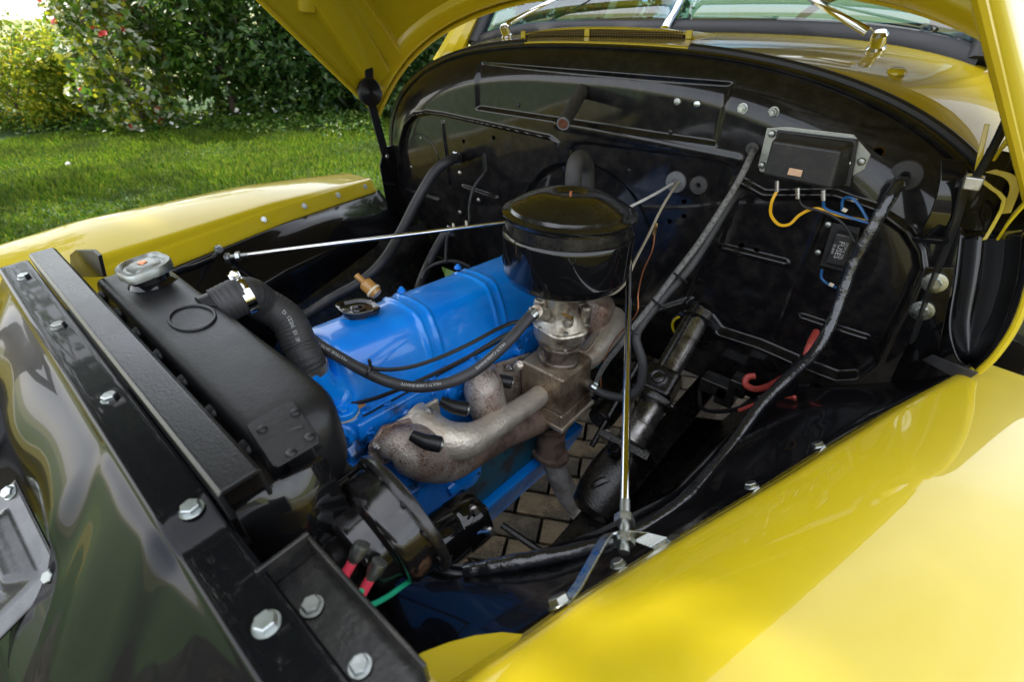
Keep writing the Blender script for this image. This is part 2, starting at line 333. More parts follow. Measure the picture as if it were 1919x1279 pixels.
#=PARTS
# ================================================================== THE PLACE: ground, drive, lawn
def plane(name, x0, x1, y0, y1, z, m):
    return stru(MB().add([(x0, y0, z), (x1, y0, z), (x1, y1, z), (x0, y1, z)], [(0, 1, 2, 3)]).build(name, m, smooth=0))
ground = plane('ground', -400, 400, -400, 400, -.03, 'field')
lawn = plane('lawn', -16, -2.35, -14, 16, -.012, 'lawn')
drive = plane('driveway', -2.35, 9, -14, 16, -.008, 'sand_joint')
# pavers seen through the engine bay: single pieces, the rest joined
pl, pw, ang = .208, .104, rad(28)
ca, sa = math.cos(ang), math.sin(ang)
def paver_mesh(w, l, h=.03):
    e = .005
    vs = [(-l+e, -w+e, h), (l-e, -w+e, h), (l-e, w-e, h), (-l+e, w-e, h), (-l, -w, h-e), (l, -w, h-e), (l, w, h-e), (-l, w, h-e), (-l, -w, -.03), (l, -w, -.03), (l, w, -.03), (-l, w, -.03)]
    fs = [(0, 1, 2, 3)]+[(4+i, 4+(i+1) % 4, (i+1) % 4, i) for i in range(4)]+[(8+i, 8+(i+1) % 4, 4+(i+1) % 4, 4+i) for i in range(4)]
    return vs, fs
pv, pf = paver_mesh(pw/2-.006, pl/2-.006)
pms = []
for mm in ('paver', 'paver_b'):
    me = bpy.data.meshes.new('paver'); me.from_pydata(pv, [], pf); me.update(); me.materials.append(M[mm]); pms.append(me)
rest = MB(); k = 0
for i in range(-40, 60):
    for j in range(-70, 90):
        a0, b0 = (i+.5*(j % 2))*pl, j*pw
        x, y = -.6+a0*ca-b0*sa, 1.2+a0*sa+b0*ca
        if not (-2.3 < x < 3.0 and -2.2 < y < 3.6): continue
        rz = random.uniform(-.006, .004); rt = ang+random.uniform(-.02, .02)
        if -1.05 < x < .12 and .25 < y < 2.3 and k < 290:
            o = bpy.data.objects.new('paver', pms[random.random() < .4]); COL.objects.link(o); o.location = (x, y, rz-.012)
            o.rotation_euler = (random.uniform(-.012, .012), random.uniform(-.012, .012), rt); par(o, drive); k += 1
        else:
            c, s_ = math.cos(rt), math.sin(rt); rest.add([(x+p[0]*c-p[1]*s_, y+p[0]*s_+p[1]*c, p[2]+rz-.012) for p in pv], pf)
o = rest.build('paving', 'paver', drive, smooth=0); o['kind'] = 'stuff'
# ================================================================== TRUCK BODY
truck = thing('pickup_truck', 'vintage yellow pickup truck with open bonnet and gloss black engine bay', 'truck', (CX, 0, 0))
HWF, Z0F, HF, NF = .86, 1.03, .430, 2.6
def arch(dx, hw=HWF, h=HF, n=NF): return Z0F+h*max(0., 1-(min(abs(dx), hw)/hw)**n)**(1/n)
YF = 1.08
fp = lambda pts: [(P(u, v, y=YF).x, P(u, v, y=YF).z) for u, v in pts]
def fwoff(x, z):
    """relief of the pressed firewall: positive = away from the engine"""
    x = np.asarray(x, float); z = np.asarray(z, float); dx = x-CX
    e = ((np.abs(dx)/HWF)**NF+(np.maximum(z-Z0F, 0)/HF)**NF)**(1/NF); dist = (1-e)*.47
    y = .055*np.clip(1-dist/.085, 0, 1)**2
    rec = sdpoly(x, z, fp([(890, 118), (1365, 158), (1340, 272), (893, 203)])); y += .009*sst(.004, -.007, rec)
    lp = sdpoly(x, z, fp([(746, 430), (743, 380), (743, 330), (748, 270), (758, 236), (775, 218), (800, 213), (830, 217), (1030, 261), (1042, 270), (1046, 290), (1045, 520), (760, 600)]))
    y += .016*sst(.003, -.005, lp) - .005*np.exp(-((lp-.004)/.004)**2)
    cp = sdpoly(x, z, fp([(1066, 280), (1075, 268), (1100, 268), (1345, 300), (1372, 312), (1378, 340), (1335, 460), (1300, 560), (1222, 584), (1066, 560)]))
    y += .014*sst(.003, -.006, cp)
    rp = sdpoly(x, z, fp([(1430, 372), (1560, 372), (1640, 400), (1690, 438), (1712, 475), (1716, 505), (1692, 565), (1661, 625), (1635, 681), (1605, 704), (1568, 705), (1515, 685), (1421, 644), (1350, 621), (1331, 597), (1305, 580), (1290, 580), (1340, 460), (1382, 345)]))
    y += .015*sst(.006, -.007, rp) - .010*np.exp(-((rp-.008)/.006)**4)
    for ln, wd, hh in [([(823, 232), (836, 345)], .006, .007), ([(752, 357), (815, 377)], .005, .006), ([(862, 352), (925, 374)], .006, .006),
                       ([(1352, 468), (1466, 497)], .008, .010), ([(1500, 600), (1620, 640)], .008, .010), ([(1450, 640), (1480, 560), (1540, 400)], .006, .006),
                       ([(1300, 560), (1340, 440), (1372, 350)], .006, .005), ([(1045, 232), (1380, 300)], .012, .004)]:
        y -= hh*np.exp(-(sdline(x, z, fp(ln))/(wd*.85))**4)
    c = fp([(985, 450)])[0]; rr = np.hypot(x-CX-.02, z-.98); y += .018*sst(.228, .216, rr)
    y += .0004*np.sin(x*23+np.sin(z*17)*2)*np.sin(z*19+1)
    return y
def fy(x, z): return YF+float(fwoff(np.array([x]), np.array([z]))[0])
def F(u, v, proud=0.):                                      # point on the firewall face under a photo pixel
    p = P(u, v, y=YF)
    for _ in range(4): p = P(u, v, y=fy(p.x, p.z))
    return p-Vector((0, proud, 0))
S = np.sin(np.linspace(-1, 1, 520)*math.pi/2); T = np.linspace(0, 1, 300); ZB = .72
gx = CX+HWF*.999*S; zt = np.array([arch(x-CX) for x in gx])
GX = np.tile(gx, (len(T), 1)); GZ = ZB+(zt[None, :]-ZB)*T[:, None]; GY = YF+fwoff(GX, GZ)
fw = MB().grid([[(GX[j, i], GY[j, i], GZ[j, i]) for i in range(len(gx))] for j in range(len(T))]).build('firewall', 'black_firewall', truck, smooth=60)
fw['label'] = 'gloss black pressed steel firewall behind the engine'
# rim flange, rubber seal, cowl
def archpts(hw, h, n, y, m=90, z0=Z0F):
    t = np.linspace(0, math.pi, m); return [Vector((CX-hw*math.copysign(abs(math.cos(a))**(2/n), math.cos(a)), y, z0+h*abs(math.sin(a))**(2/n))) for a in t]
rows = [archpts(.858, .428, 2.6, 1.130), archpts(.866, .431, 2.6, 1.127), archpts(.875, .434, 2.6, 1.131), archpts(.880, .436, 2.6, 1.17)]
MB().grid(rows).build('firewall_flange', 'black_firewall', truck, smooth=60)
A0 = archpts(.886, .434, 2.6, 1.158, 120)
for a, b in ((4, 54), (66, 116)):
    sb = MB(); sb.tube(A0[a:b], .011, 10, 1); sb.build('rubber_seal', 'gasket', truck)
def cowl_row(t):
    hw = .888+.03*t; h = .437+.006*t; n = 2.6+1.4*t
    r = archpts(hw, h, n, 0, 90)
    for p in r:
        d = (p.x-CX)/.88; p.y = 1.152+(.36-.12*d*d)*t
    return r
cowl = MB().grid([cowl_row(t) for t in np.linspace(0, 1, 14)]).build('cowl', 'yellow', truck, smooth=60, solid=.003, off=-1)
cowl['label'] = 'yellow cowl panel below the windscreen'
def cowl_z(dx, t): return Z0F+(.437+.006*t)*max(0, 1-(abs(dx)/(.888+.03*t))**(2.6+1.4*t))**(1/(2.6+1.4*t))
def cowl_pt(dx, t, up=0): return Vector((CX+dx, 1.152+(.36-.12*(dx/.88)**2)*t, cowl_z(dx, t)+up))
# fresh-air vent on the cowl
def C_(u, v): return P(u, v, z=1.478)
vx0, vx1 = -.36, .17
vb = MB(); 
vrow = lambda t, up: [cowl_pt(vx0+(vx1-vx0)*k/24, t, up*(math.sin(math.pi*min(max((k-.0)/24, 0), 1)))**.35) for k in range(25)]
vb.grid([vrow(.42, .018), vrow(.46, .021), vrow(.62, .016), vrow(.78, .001)]).build('vent_hood', 'yellow', cowl, solid=.003)
MB().grid([vrow(.43, .001), vrow(.425, .017)]).build('vent_mesh', 'mesh_dark', cowl)
gr = MB()
for k in range(60):
    d = vx0+.03+(vx1-vx0-.06)*k/59; a = cowl_pt(d, .415, .001); gr.tube([a, cowl_pt(d, .415, .0165)], .0011, 4, 1, False)
for up in (.005, .009, .013): gr.tube([cowl_pt(vx0+.03+(vx1-vx0-.06)*k/20, .413, up) for k in range(21)], .0011, 4, 1, False)
gr.build('vent_grille', 'vent_wire', cowl)
for d in (vx0+.012, -.13, vx1-.012): MB().obox(cowl_pt(d, .412, .009), (.008, 0, 0), (0, .003, 0), (0, 0, .009)).build('vent_post', 'yellow', cowl, bevel=.002)
# windscreen
ws = thing('windscreen', 'split flat windscreen in black rubber surround above yellow cowl', 'windscreen', (CX, 1.5, 1.46))
WW = .70; rake = Vector((0, .36, .46)).normalized()
def ws_pt(dx, h): return cowl_pt(dx, 1.0, 0)+rake*h+Vector((0, .004, 0))
def zlift(dx): return 1.0
gb = MB(); n = 40
xs = [-WW+2*WW*k/n for k in range(n+1)]
gb.grid([[ws_pt(x, h)+Vector((0, yo, 0)) for x in xs] for h, yo in ((-.012, -.012), (.004, -.020), (.026, -.014), (.038, .0), (.034, .012))])
for s in (-1, 1): gb.tube([ws_pt(s*WW, -.0), ws_pt(s*WW, .06), ws_pt(s*WW*.98, .40)], .024, 10, 4)
gb.tube([ws_pt(x*.98, .415) for x in xs], .02, 8, 1); gb.build('surround', 'gasket', ws, smooth=50)
for s in (-1, 1):
    xp = [s*(.012+(WW-.02)*k/12) for k in range(13)]
    MB().grid([[ws_pt(x, h)+Vector((0, -.002, 0)) for x in xp] for h in (.02, .2, .41)]).build('glass_pane', 'glass', ws, smooth=60, solid=.004)
cbm = MB(); cbm.tube([ws_pt(0, .008)+V(0, -.03, .0), ws_pt(0, .03)+V(0, -.028, .0), ws_pt(0, .10)+V(0, -.012, 0), ws_pt(0, .41)+V(0, -.012, 0)], [.014, .012, .010, .010], 12, 6)
cbm.build('centre_bar', 'chrome', ws)
# wipers
def wiper(px, pt, tip, label):
    t = thing('windscreen_wiper', label, 'wiper', px)
    MB().lathe([(.017, -.004), (.017, .004), (.013, .008), (.013, .012), (.015, .016), (.015, .03), (.010, .036), (0, .037)], px, (0, -.45, 1), 24).build('pivot', 'chrome', t)
    d = (tip-pt); s = d.cross(V(0, -.5, 1)).normalized()
    a = MB(); m_ = pt+d*.45
    a.grid([[pt+s*.011, pt+V(0, -.004, .010), pt-s*.011], [m_+s*.007, m_+V(0, -.003, .007), m_-s*.007], [tip+s*.003, tip+V(0, 0, .003), tip-s*.003]])
    a.build('arm', 'chrome', t, solid=.002)
    b0 = pt+d*.9; MB().tube([b0-V(.22, 0, -.01), b0+V(.22, 0, .01)], .004, 6, 1).build('blade', 'gasket', t); return t
pr = P(1645, 82, y=1.36); pr.z = cowl_z(pr.x-CX, .75)
q0 = P(1628, 62, y=1.35); q1 = P(1530, 5, y=1.44)
wiper(pr, q0, q0+(q1-q0)*1.9, 'chrome wiper arm on the steering column side of the cowl')
pl_ = P(950, 58, y=1.36); pl_.z = cowl_z(pl_.x-CX, .75)
q0 = P(950, 47, y=1.36); q1 = P(1010, 15, y=1.43)
wiper(pl_, q0, q0+(q1-q0)*2.2, 'chrome wiper arm on the far side of the cowl by the hedge')
p = P(1628, 124, z=1.462); MB().lathe([(.017, 0), (.016, .004), (.012, .007), (0, .008)], cowl_pt(p.x-CX, .35), (0, -.2, 1), 24).build('washer_nozzle', 'yellow', cowl)
# cab shell behind the windscreen
cab = MB(); prof = []
def cabrow(y, hw, ztop, n=4.5, z0=.55):
    t = np.linspace(0, math.pi, 60); return [Vector((CX-hw*math.copysign(abs(math.cos(a))**(2/n), math.cos(a)), y, z0+(ztop-z0)*abs(math.sin(a))**(2/n))) for a in t]
cab.grid([cabrow(1.20, .90, 1.30), cabrow(1.40, .93, 1.40), cabrow(1.62, .95, 1.43), cabrow(2.5, .95, 1.43), cabrow(2.75, .93, 1.42)])
# keep only the lower sides of the shell (the top stays open under the windows)
keep = [f for f in cab.f if min(abs(cab.v[i][0]-CX) for i in f) > .80]
for s in (-1, 1):
    half = MB(); half.v = list(cab.v); half.f = [f for f in keep if (cab.v[f[0]][0]-CX)*s > 0]; half.build('cab_side', 'yellow', truck, smooth=60, solid=.004)
rf = MB()
def roofrow(y, hw, z): return [Vector((CX+hw*s_, y, z-.10*abs(s_)**4)) for s_ in np.linspace(-1, 1, 31)]
rf.grid([roofrow(1.73, .66, 1.84), roofrow(1.80, .70, 1.90), roofrow(2.1, .72, 1.95), roofrow(2.5, .70, 1.93), roofrow(2.7, .66, 1.84)]); rf.build('roof', 'yellow', truck, smooth=60, solid=.01)
for s in (-1, 1):
    a = MB(); a.tube([V(CX+s*.80, 1.38, 1.36), V(CX+s*.755, 1.44, 1.47), V(CX+s*.70, 1.72, 1.82)], [.05, .04, .035], 10, 5); a.build('windscreen_pillar', 'yellow', truck)
    a = MB(); a.tube([V(CX+s*.86, 2.62, 1.38), V(CX+s*.68, 2.64, 1.86)], [.08, .06], 8, 1); a.build('rear_pillar', 'yellow', truck)
MB().box((CX-.9, 2.66, .6), (CX+.9, 2.70, 1.45)).build('cab_back', 'interior', truck)
db = MB(); db.box((CX-.78, 1.54, 1.16), (CX+.78, 1.66, 1.425)); db.build('dashboard', 'interior', truck, bevel=.03, seg=3)
MB().box((CX-.68, 2.1, .9), (CX+.68, 2.55, 1.02)).build('seat', 'seat', truck, bevel=.05, seg=3)
MB().box((CX-.68, 2.42, 1.0), (CX+.68, 2.58, 1.43)).build('seat_back', 'seat', truck, bevel=.05, seg=3)
sw = MB(); c = V(CX+.38, 1.92, 1.40); ax = V(0, -.8, .6); u, v_, a_ = frame(ax)
sw.tube([c+(u*math.cos(t)+v_*math.sin(t))*.205 for t in np.linspace(0, 2*math.pi, 41)], .012, 8, 1, False)
for t in (.3, 2.84, 4.7): sw.tube([c-a_*.03, c+(u*math.cos(t)+v_*math.sin(t))*.2], .008, 6, 1)
sw.build('steering_wheel', 'gasket', truck)
# toe board and frame below the firewall
tb = MB(); tb.grid([[V(x, YF+.012, .76) for x in (CX-.84, CX, CX+.84)], [V(x, YF+.30, .52) for x in (CX-.84, CX, CX+.84)], [V(x, 2.6, .50) for x in (CX-.84, CX, CX+.84)]]); tb.build('toe_board', 'black_dusty', truck, solid=.003)
for s in (-1, 1):
    MB().box((CX+s*.42-.035, -.45, .44), (CX+s*.42+.035, 3.2, .60)).build('frame_rail', 'black_dusty', truck, bevel=.006)
    MB().grid([[V(CX+s*.44, y_, .585), V(CX+s*.52, y_, .62), V(CX+s*(.60 if y_ > .4 else .50), y_, .80), V(CX+s*(.64 if y_ > .4 else .50), y_, .90)] for y_ in (-.3, .1, .3, .45, .6, .8, 1.07)]).build('splash_apron', 'black_dusty', truck, smooth=60, solid=.003)
MB().box((CX-.40, .05, .40), (CX+.40, .16, .47)).build('cross_member', 'black_dusty', truck, bevel=.006)
MB().tube([V(-.37, .22, .40), V(-.37, .62, .43), V(-.38, 1.05, .46)], .015, 12, 3).build('drag_link', 'black_oily', truck)
MB().tube([V(-1.2, .20, .36), V(-.74, .22, .33), V(-.28, .20, .36)], .022, 12, 4).build('tie_rod', 'black_oily', truck)
mc = MB(); mc.lathe([(0, 0), (.034, 0), (.036, .02), (.036, .15), (.028, .17), (.028, .20), (0, .20)], V(-.47, .86, .62), (0, 1, .15), 24); mc.box((-.515, .90, .655), (-.425, 1.02, .70)); mc.build('brake_cylinder', 'black_oily', truck, bevel=.004)
MB().box((-.98, 1.02, .46), (-.50, 1.75, .74)).build('gearbox', 'black_oily', truck, bevel=.03, seg=3)
# ---- fenders and inner panels
HW = lambda y: float(np.interp(y, [-.35, -.1, .171, .222, .365, .525, .79, 1.06], [.44, .505, .591, .603, .651, .706, .790, .885]))
ZC = lambda y: float(np.interp(y, [-.3, .14, .2, .6, .85, 1.04], [1.093, 1.087, 1.083, 1.060, 1.036, 1.016]))
AF = lambda y: float(np.interp(y, [-.4, -.1, .2, .6, .85, 1.04], [.05, .06, .06, .034, .012, -.008]))
SEC0 = [(-.004, -.048), (-.001, -.040), (.004, -.032), (.016, -.008), (.0185, -.0045), (.021, -.0024)]
def fsec(y):
    o = list(SEC0); A = AF(y)
    for q in (.028, .036, .050, .07, .10, .13, .16, .20, .25, .30, .35, .39, .42, .44, .445, .44):
        i = (.028, .036, .050, .07, .10, .13, .16, .20, .25, .30, .35, .39, .42, .44, .445, .44).index(q)
        t = q/.16; z = A*(2*t-t*t) if q <= .16 else A-1.9*(q-.16)**2-7*max(0, q-.25)**3
        if i > 12: z = A-1.9*.26**2-7*.17**3-(.10, .22, .36)[i-13]
        o.append((q, z))
    return o
def fender(side):
    ys = np.concatenate([np.linspace(-.62, .0, 14), np.linspace(.04, 1.05, 50)])
    rows = []
    for y in ys:
        k = 1-sst(-.1, -.62, -(-y)) if False else 1
        fall = .0 if y > -.05 else .30*((-.05-y)/.57)**2.2
        wid = 1.0 if y > 0 else 1-.25*((-y)/.62)**2
        sec = fsec(y)
        rows.append([V(CX+side*(HW(max(y, -.15))+o*wid+.0), y, ZC(y)+dz-fall) for o, dz in sec])
    f = MB().grid(rows).build('front_fender', 'yellow', truck, smooth=50, solid=.0025, off=0, sub=1)
    return f
fn = fender(1); fn['label'] = 'near yellow front fender reflecting the open bonnet'
ff = fender(-1); ff['label'] = 'far yellow front fender with bolts along its inner flange'
for u, v in [(498, 427), (572, 398), (634, 373), (683, 348)]:
    d = ray(u, v); t = .4
    while t < 2.5:
        q = ORG+d*t
        if CX-q.x > HW(q.y)+.009: break
        t += .002
    q = V(CX-HW(q.y)-.0095, q.y, ZC(q.y)-.020)
    bolt(q, (1, -.35, .5), .0080, ff, 'w', 'zinc', spin=.3)
for y in (.30, .515, .66):
    bolt(V(CX+HW(y)-.010, y, ZC(y)-.046), (-.6, .2, .8), .0075, fn)
HI = lambda y: float(np.interp(y, [-.5, .10, .13, .21, .29, .38, .52, .67, .80, .90, 1.0, 1.06], [.33, .34, .36, .436, .505, .556, .612, .628, .645, .66, .68, .70]))
ZI = lambda y: float(np.interp(y, [-.1, .13, .3, .5, .65, .8, .95, 1.06], [.93, .93, .93, .925, .93, .925, .89, .84]))
def inner(side):
    rows = []
    for y in np.linspace(-.24, 1.065, 66):
        h0, h1, z0_, z1_ = HW(y)+.000, HI(y), ZC(y)-.045, ZI(y)
        hump = .030*math.exp(-((y-.72)/.2)**2); r = []
        for t in np.linspace(0, 1, 14):
            zz = z0_+(z1_-z0_)*(t**.8) + hump*math.sin(math.pi*t)
            zz += .004*math.exp(-((t-.12)/.05)**2)
            r.append(V(CX+side*(h0+(h1-h0)*t), y, zz))
        e = r[-1]
        r += [e+V(-side*.006, 0, -.002), e+V(-side*.012, 0, .002), e+V(-side*.017, 0, -.006), e+V(-side*.02, 0, -.03), e+V(side*.0, 0, -.18), e+V(side*.03, 0, -.42)]
        rows.append(r)
    return MB().grid(rows).build('inner_fender', 'black_panel', truck, smooth=50, solid=.002)
inn = inner(1); inf = inner(-1)
# yellow tongue of the near fender in front of the inner panel
lob = [P(u, v, z=1.052) for u, v in [(742, 1330), (748, 1250), (790, 1222), (840, 1203), (890, 1190), (940, 1184), (980, 1188), (1010, 1196), (940, 1262), (860, 1330)]]
MB().prism(lob, (0, 0, -.006)).build('fender_tongue', 'yellow', truck, bevel=.002)
# tyres
for s in (-1, 1):
    MB().lathe([(.20, -.09), (.33, -.10), (.365, -.07), (.37, 0), (.365, .07), (.33, .10), (.20, .09)], V(CX+s*.76, -.02, .37), (1, 0, 0), 40).build('tyre', 'rubber_matte', truck)
# ---- front panel (radiator shroud) with bolted flange, cross bar and bracket
fl = MB(); xs = np.concatenate([np.linspace(-1.20, -.60, 34), np.linspace(-.59, -.52, 14), np.linspace(-.50, -.165, 26)]); rows = []
for k in range(26):
    r = []
    for x in xs:
        step = float(sst(-.405, -.375, x)); zt_ = 1.186-.018*step
        if k < 3: p = V(x, .030-.018*k, zt_+.002*(k == 0))
        elif k < 7:
            a = (k-2)/4*math.pi*.40; p = V(x, -.008-.008*math.sin(a), zt_-.009*(1-math.cos(a)))
        else:
            t = (k-7)/18.; d = .012+.50*t**1.3; bul = float(sst(-.575, -.530, x)); far = float(sst(-1.0, -1.16, x))
            yl = float(np.interp(d, [.012, .03, .075, .13, .20, .24, .30, .55], [-.018, -.052, -.092, -.104, -.114, -.17, -.235, -.33]))*(1-.45*far)
            yl += .004*math.cos((x+.93)*2*math.pi/.25)*math.exp(-((d-.09)/.06)**2)
            yr = -.018-.80*d+.008*math.cos((x+.40)*2*math.pi/.17)*math.exp(-((d-.12)/.08)**2)*float(sst(-.53, -.47, x)); yr *= 1-.25*float(sst(-.40, -.30, x))
            p = V(x, yl+(yr-yl)*bul, zt_-d)
        r.append(p)
    rows.append(r)
fp_o = fl.grid(rows).build('front_panel', 'black_panel', truck, smooth=60, solid=.002, sub=1)
fp_o['label'] = 'gloss black front panel with a row of zinc bolts along its top flange'
for u, v, z, r in [(47, 518, 1.186, .0084), (112, 610, 1.186, .0084), (208, 745, 1.186, .0084), (360, 953, 1.186, .0086), (500, 1168, 1.169, .0086)]:
    bolt(P(u, v+3, z=z), (0, 0, 1), r, fp_o)
# ribbed plate low in the front panel pocket
pc = P(50, 1050, z=.985); 
u1 = (P(50, 930, z=1.0)-P(108, 1073, z=.965)).normalized(); 
nrm = V(.25, -.55, .80).normalized(); u1 = (u1-nrm*u1.dot(nrm)).normalized(); v1 = nrm.cross(u1)
pc = (P(50, 930, z=1.0)+P(108, 1073, z=.965))/2-v1*(-.06) if False else (P(50, 930, z=1.0)+P(108, 1073, z=.965))/2
sgn = 1 if (P(0, 1050, d=dep(pc))-pc).dot(v1) > 0 else -1
rows = []
for i in range(41):
    a = -.085+.17*i/40; r = []
    for j in range(41):
        b = -.012+.16*j/40
        ins = min(a+.060, .060-a, b-.012, .14-b); h = .010*float(sst(0, .012, ins))
        h += .009*float(sst(.008, .02, ins))*(.5+.5*math.cos(b*2*math.pi/.036))
        r.append(pc+u1*a+v1*sgn*b+nrm*(h+.012))
    rows.append(r)
rp_ = MB().grid(rows).build('ribbed_plate', 'plate_grey', truck, smooth=50, solid=.003)
for u, v in [(50, 930), (108, 1073)]: bolt(pc+u1*(.074 if v < 1000 else -.074)+v1*sgn*.0+nrm*.014, nrm, .0085, rp_)
cb = MB()
cb.prism([V(-1.115, y, z) for y, z in ((.030, 1.185), (.030, 1.2175), (.034, 1.2215), (.064, 1.2215), (.068, 1.2175), (.068, 1.185), (.064, 1.185), (.064, 1.216), (.034, 1.216), (.034, 1.185))], (.755, 0, 0))
cbo = cb.build('support_bar', 'black_crinkle', truck, bevel=.0012)
MB().prism([P(u, v, y=.088) for u, v in [(133, 520), (130, 478), (140, 469), (172, 469), (184, 480), (194, 520)]], (0, .005, 0)).build('bar_bracket', 'black_satin', truck, bevel=.0015)
# side baffle between radiator and horn
sbp = [P(432, 948, z=1.195), P(560, 858, z=1.193), P(592, 905, z=1.12), P(650, 1085, z=1.03), P(560, 1090, z=1.04)]
bf = MB(); top0, top1 = V(-.372, .036, 1.19), V(-.364, .118, 1.19)
bf.grid([[top0, top1], [top0+V(.004, 0, -.004), top1+V(.004, .004, -.004)], [top0+V(.006, 0, -.12), top1+V(.012, .01, -.12)], [top0+V(.012, 0, -.34), top1+V(.03, .02, -.34)]])
bf.build('side_baffle', 'black_gloss', truck, smooth=40, solid=.003)
# channel bracket with two bolts
ch = MB(); z_ = 1.148
ch.box((-.305, .022, z_-.004), (-.150, .068, z_)); ch.box((-.305, .066, z_), (-.150, .0695, z_+.026)); ch.box((-.309, .022, z_-.006), (-.305, .0695, z_+.028))
cho = ch.build('channel_bracket', 'black_dusty', truck, bevel=.0012)
for u, v in [(585, 1138), (675, 1250)]: bolt(P(u, v, z=z_+.002), (0, 0, 1), .0074, cho)
#=HOOD
hood = thing('bonnet', 'yellow bonnet raised on its hinges, braced underside facing the engine', 'bonnet', (CX, 1.11, 1.23))
TH, TY, TZ = rad(39.05), .077, .194
def hT(x, y, z):
    dy, dz = y-1.04, z-1.03; c, s = math.cos(TH), math.sin(TH); return V(x, 1.04+TY+dy*c+dz*s, 1.03+TZ-dy*s+dz*c)
def hsec(y, a, inset=0.):
    t = float(np.clip((y+.35)/1.39, 0, 1)); hw = .52+.355*y-.003-inset; h = .24+.21*t**.8-inset; n = 2.35+.25*t
    nose = max(0., (.08-y)/.22); h *= math.sqrt(max(.02, 1-nose**2)); hw *= math.sqrt(max(.05, 1-(.6*nose)**2))
    c, s = math.cos(a), math.sin(a)
    return hT(CX-hw*math.copysign(abs(c)**(2/n), c), y, 1.03+h*abs(s)**(2/n))
AA = np.linspace(0, math.pi, 72); YY = np.linspace(-.13, 1.04, 46)
MB().grid([[hsec(y, a) for a in AA] for y in YY]).build('bonnet_skin', 'yellow', hood, smooth=60, solid=.004)
# folded rim and pressed bracing on the underside
rim = MB()
for s in (0, math.pi): rim.tube([hsec(y, s, .006)+V(0, 0, 0) for y in YY], .007, 8, 1)
rim.tube([hsec(1.036, a, .006) for a in AA], .007, 8, 1); rim.build('rim_fold', 'yellow_inner', hood)
def rib(pts, w, h):
    b = MB(); rows = []
    for i, (y, a) in enumerate(pts):
        y2, a2 = pts[min(i+1, len(pts)-1)]; y1, a1 = pts[max(i-1, 0)]
        c0 = hsec(y, a, .004); t = (hsec(y2, a2, .004)-hsec(y1, a1, .004)).normalized(); nn = (hsec(y, a, .05)-hsec(y, a, .0)).normalized(); s_ = t.cross(nn).normalized(); nn = s_.cross(t)
        rows.append([c0+s_*w*f+nn*h*g for f, g in ((-1.35, 0), (-1.1, .2), (-.85, .85), (-.6, 1), (.6, 1), (.85, .85), (1.1, .2), (1.35, 0))])
    return b.grid(rows)
for s in (0, 1):
    f = (lambda a: a) if s == 0 else (lambda a: math.pi-a)
    rib([(y, f(.30+.22*(1.04-y))) for y in np.linspace(.98, .05, 24)], .035, .024).build('bracing', 'yellow_inner', hood, smooth=60)
    rib([(.97-.0*k, f(.12+.05*k)) for k in range(28)], .03, .022).build('bracing', 'yellow_inner', hood, smooth=60)
    rib([(.62-.02*k, f(.12+.06*k)) for k in range(24)], .024, .016).build('bracing', 'yellow_inner', hood, smooth=60)
    rib([(.95-.35*t, f(.14+.14*t)) for t in np.linspace(0, 1, 10)], .05, .030).build('hinge_bracket', 'yellow_inner', hood, smooth=60, bevel=.002)
#=HINGES
def hinge(s, label):
    t = bpy.data.objects.new('bonnet_hinge', None); COL.objects.link(t); t.location = (-1.55 if s < 0 else mir((-1.55, 0, 0)).x, 1.05, 1.0); t['label'] = label; par(t, truck)
    g = (lambda p: p) if s < 0 else mir
    X0 = -1.545
    a, b_, c = P(684, 42, x=X0), P(690, 172, x=X0), P(722, 292, x=X0)
    a2 = P(681, 158, x=X0); b2 = P(695, 200, x=X0)
    def bar(p, q, w, th, off):
        d = (q-p).normalized(); n_ = V(1, 0, 0); s_ = d.cross(n_); pts = []
        for k in range(9): an = math.pi/2+math.pi*k/8; pts.append(p+(d*math.cos(an)+s_*math.sin(an))*w)
        for k in range(9): an = -math.pi/2+math.pi*k/8; pts.append(q+(d*math.cos(an)+s_*math.sin(an))*w)
        return MB().prism([g(x+V(off, 0, 0)) for x in pts], g(V(th, 0, 0))-g(V(0, 0, 0)))
    bar(a, b_, .0145, .006, .006).build('upper_arm', 'black_satin', t, bevel=.001)
    bar(b_, c, .0150, .006, -.002).build('lower_arm', 'black_satin', t, bevel=.001)
    sp = MB(); rr = .042
    pts = [g(b_+V(.016, math.cos(w_)*(.006+.0365*w_/(2*math.pi*7)), math.sin(w_)*(.006+.0365*w_/(2*math.pi*7)))) for w_ in np.linspace(0, 2*math.pi*7, 240)]
    sp.tube(pts, .0023, 5, 1); sp.build('coil_spring', 'black_satin', t)
    MB().lathe([(.043, 0), (.043, .010), (.040, .012), (0, .012)], g(b_+V(.002, 0, 0)), (1 if s < 0 else -1, 0, 0), 36).build('spring_plate', 'black_satin', t)
    for q in (a, c): bolt(g(q+V(.012, 0, 0)), (1 if s < 0 else -1, 0, 0), .0075, t, 's', 'steel_worn', name='rivet')
    # mounting bracket down the edge of the firewall
    m0 = MB(); m0.prism([g(V(X0+.004, YF+.03, c.z-.30)), g(V(X0+.004, YF-.045, c.z-.28)), g(V(X0+.004, YF-.05, c.z-.03)), g(V(X0+.004, YF-.02, c.z+.03)), g(V(X0+.004, YF+.04, c.z+.03))], g(V(-.004, 0, 0))-g(V(0, 0, 0)))
    m0.build('mounting_plate', 'black_gloss', t, bevel=.0012)
    return t
hinge(-1, 'black spring bonnet hinge with coiled disc on the far side by the hedge')
nh = bpy.data.objects.new('bonnet_hinge', None); COL.objects.link(nh); nh.location = (.04, 1.05, 1.0); nh['label'] = 'black bonnet hinge arm at the near end of the firewall above two big washers'; par(nh, truck)
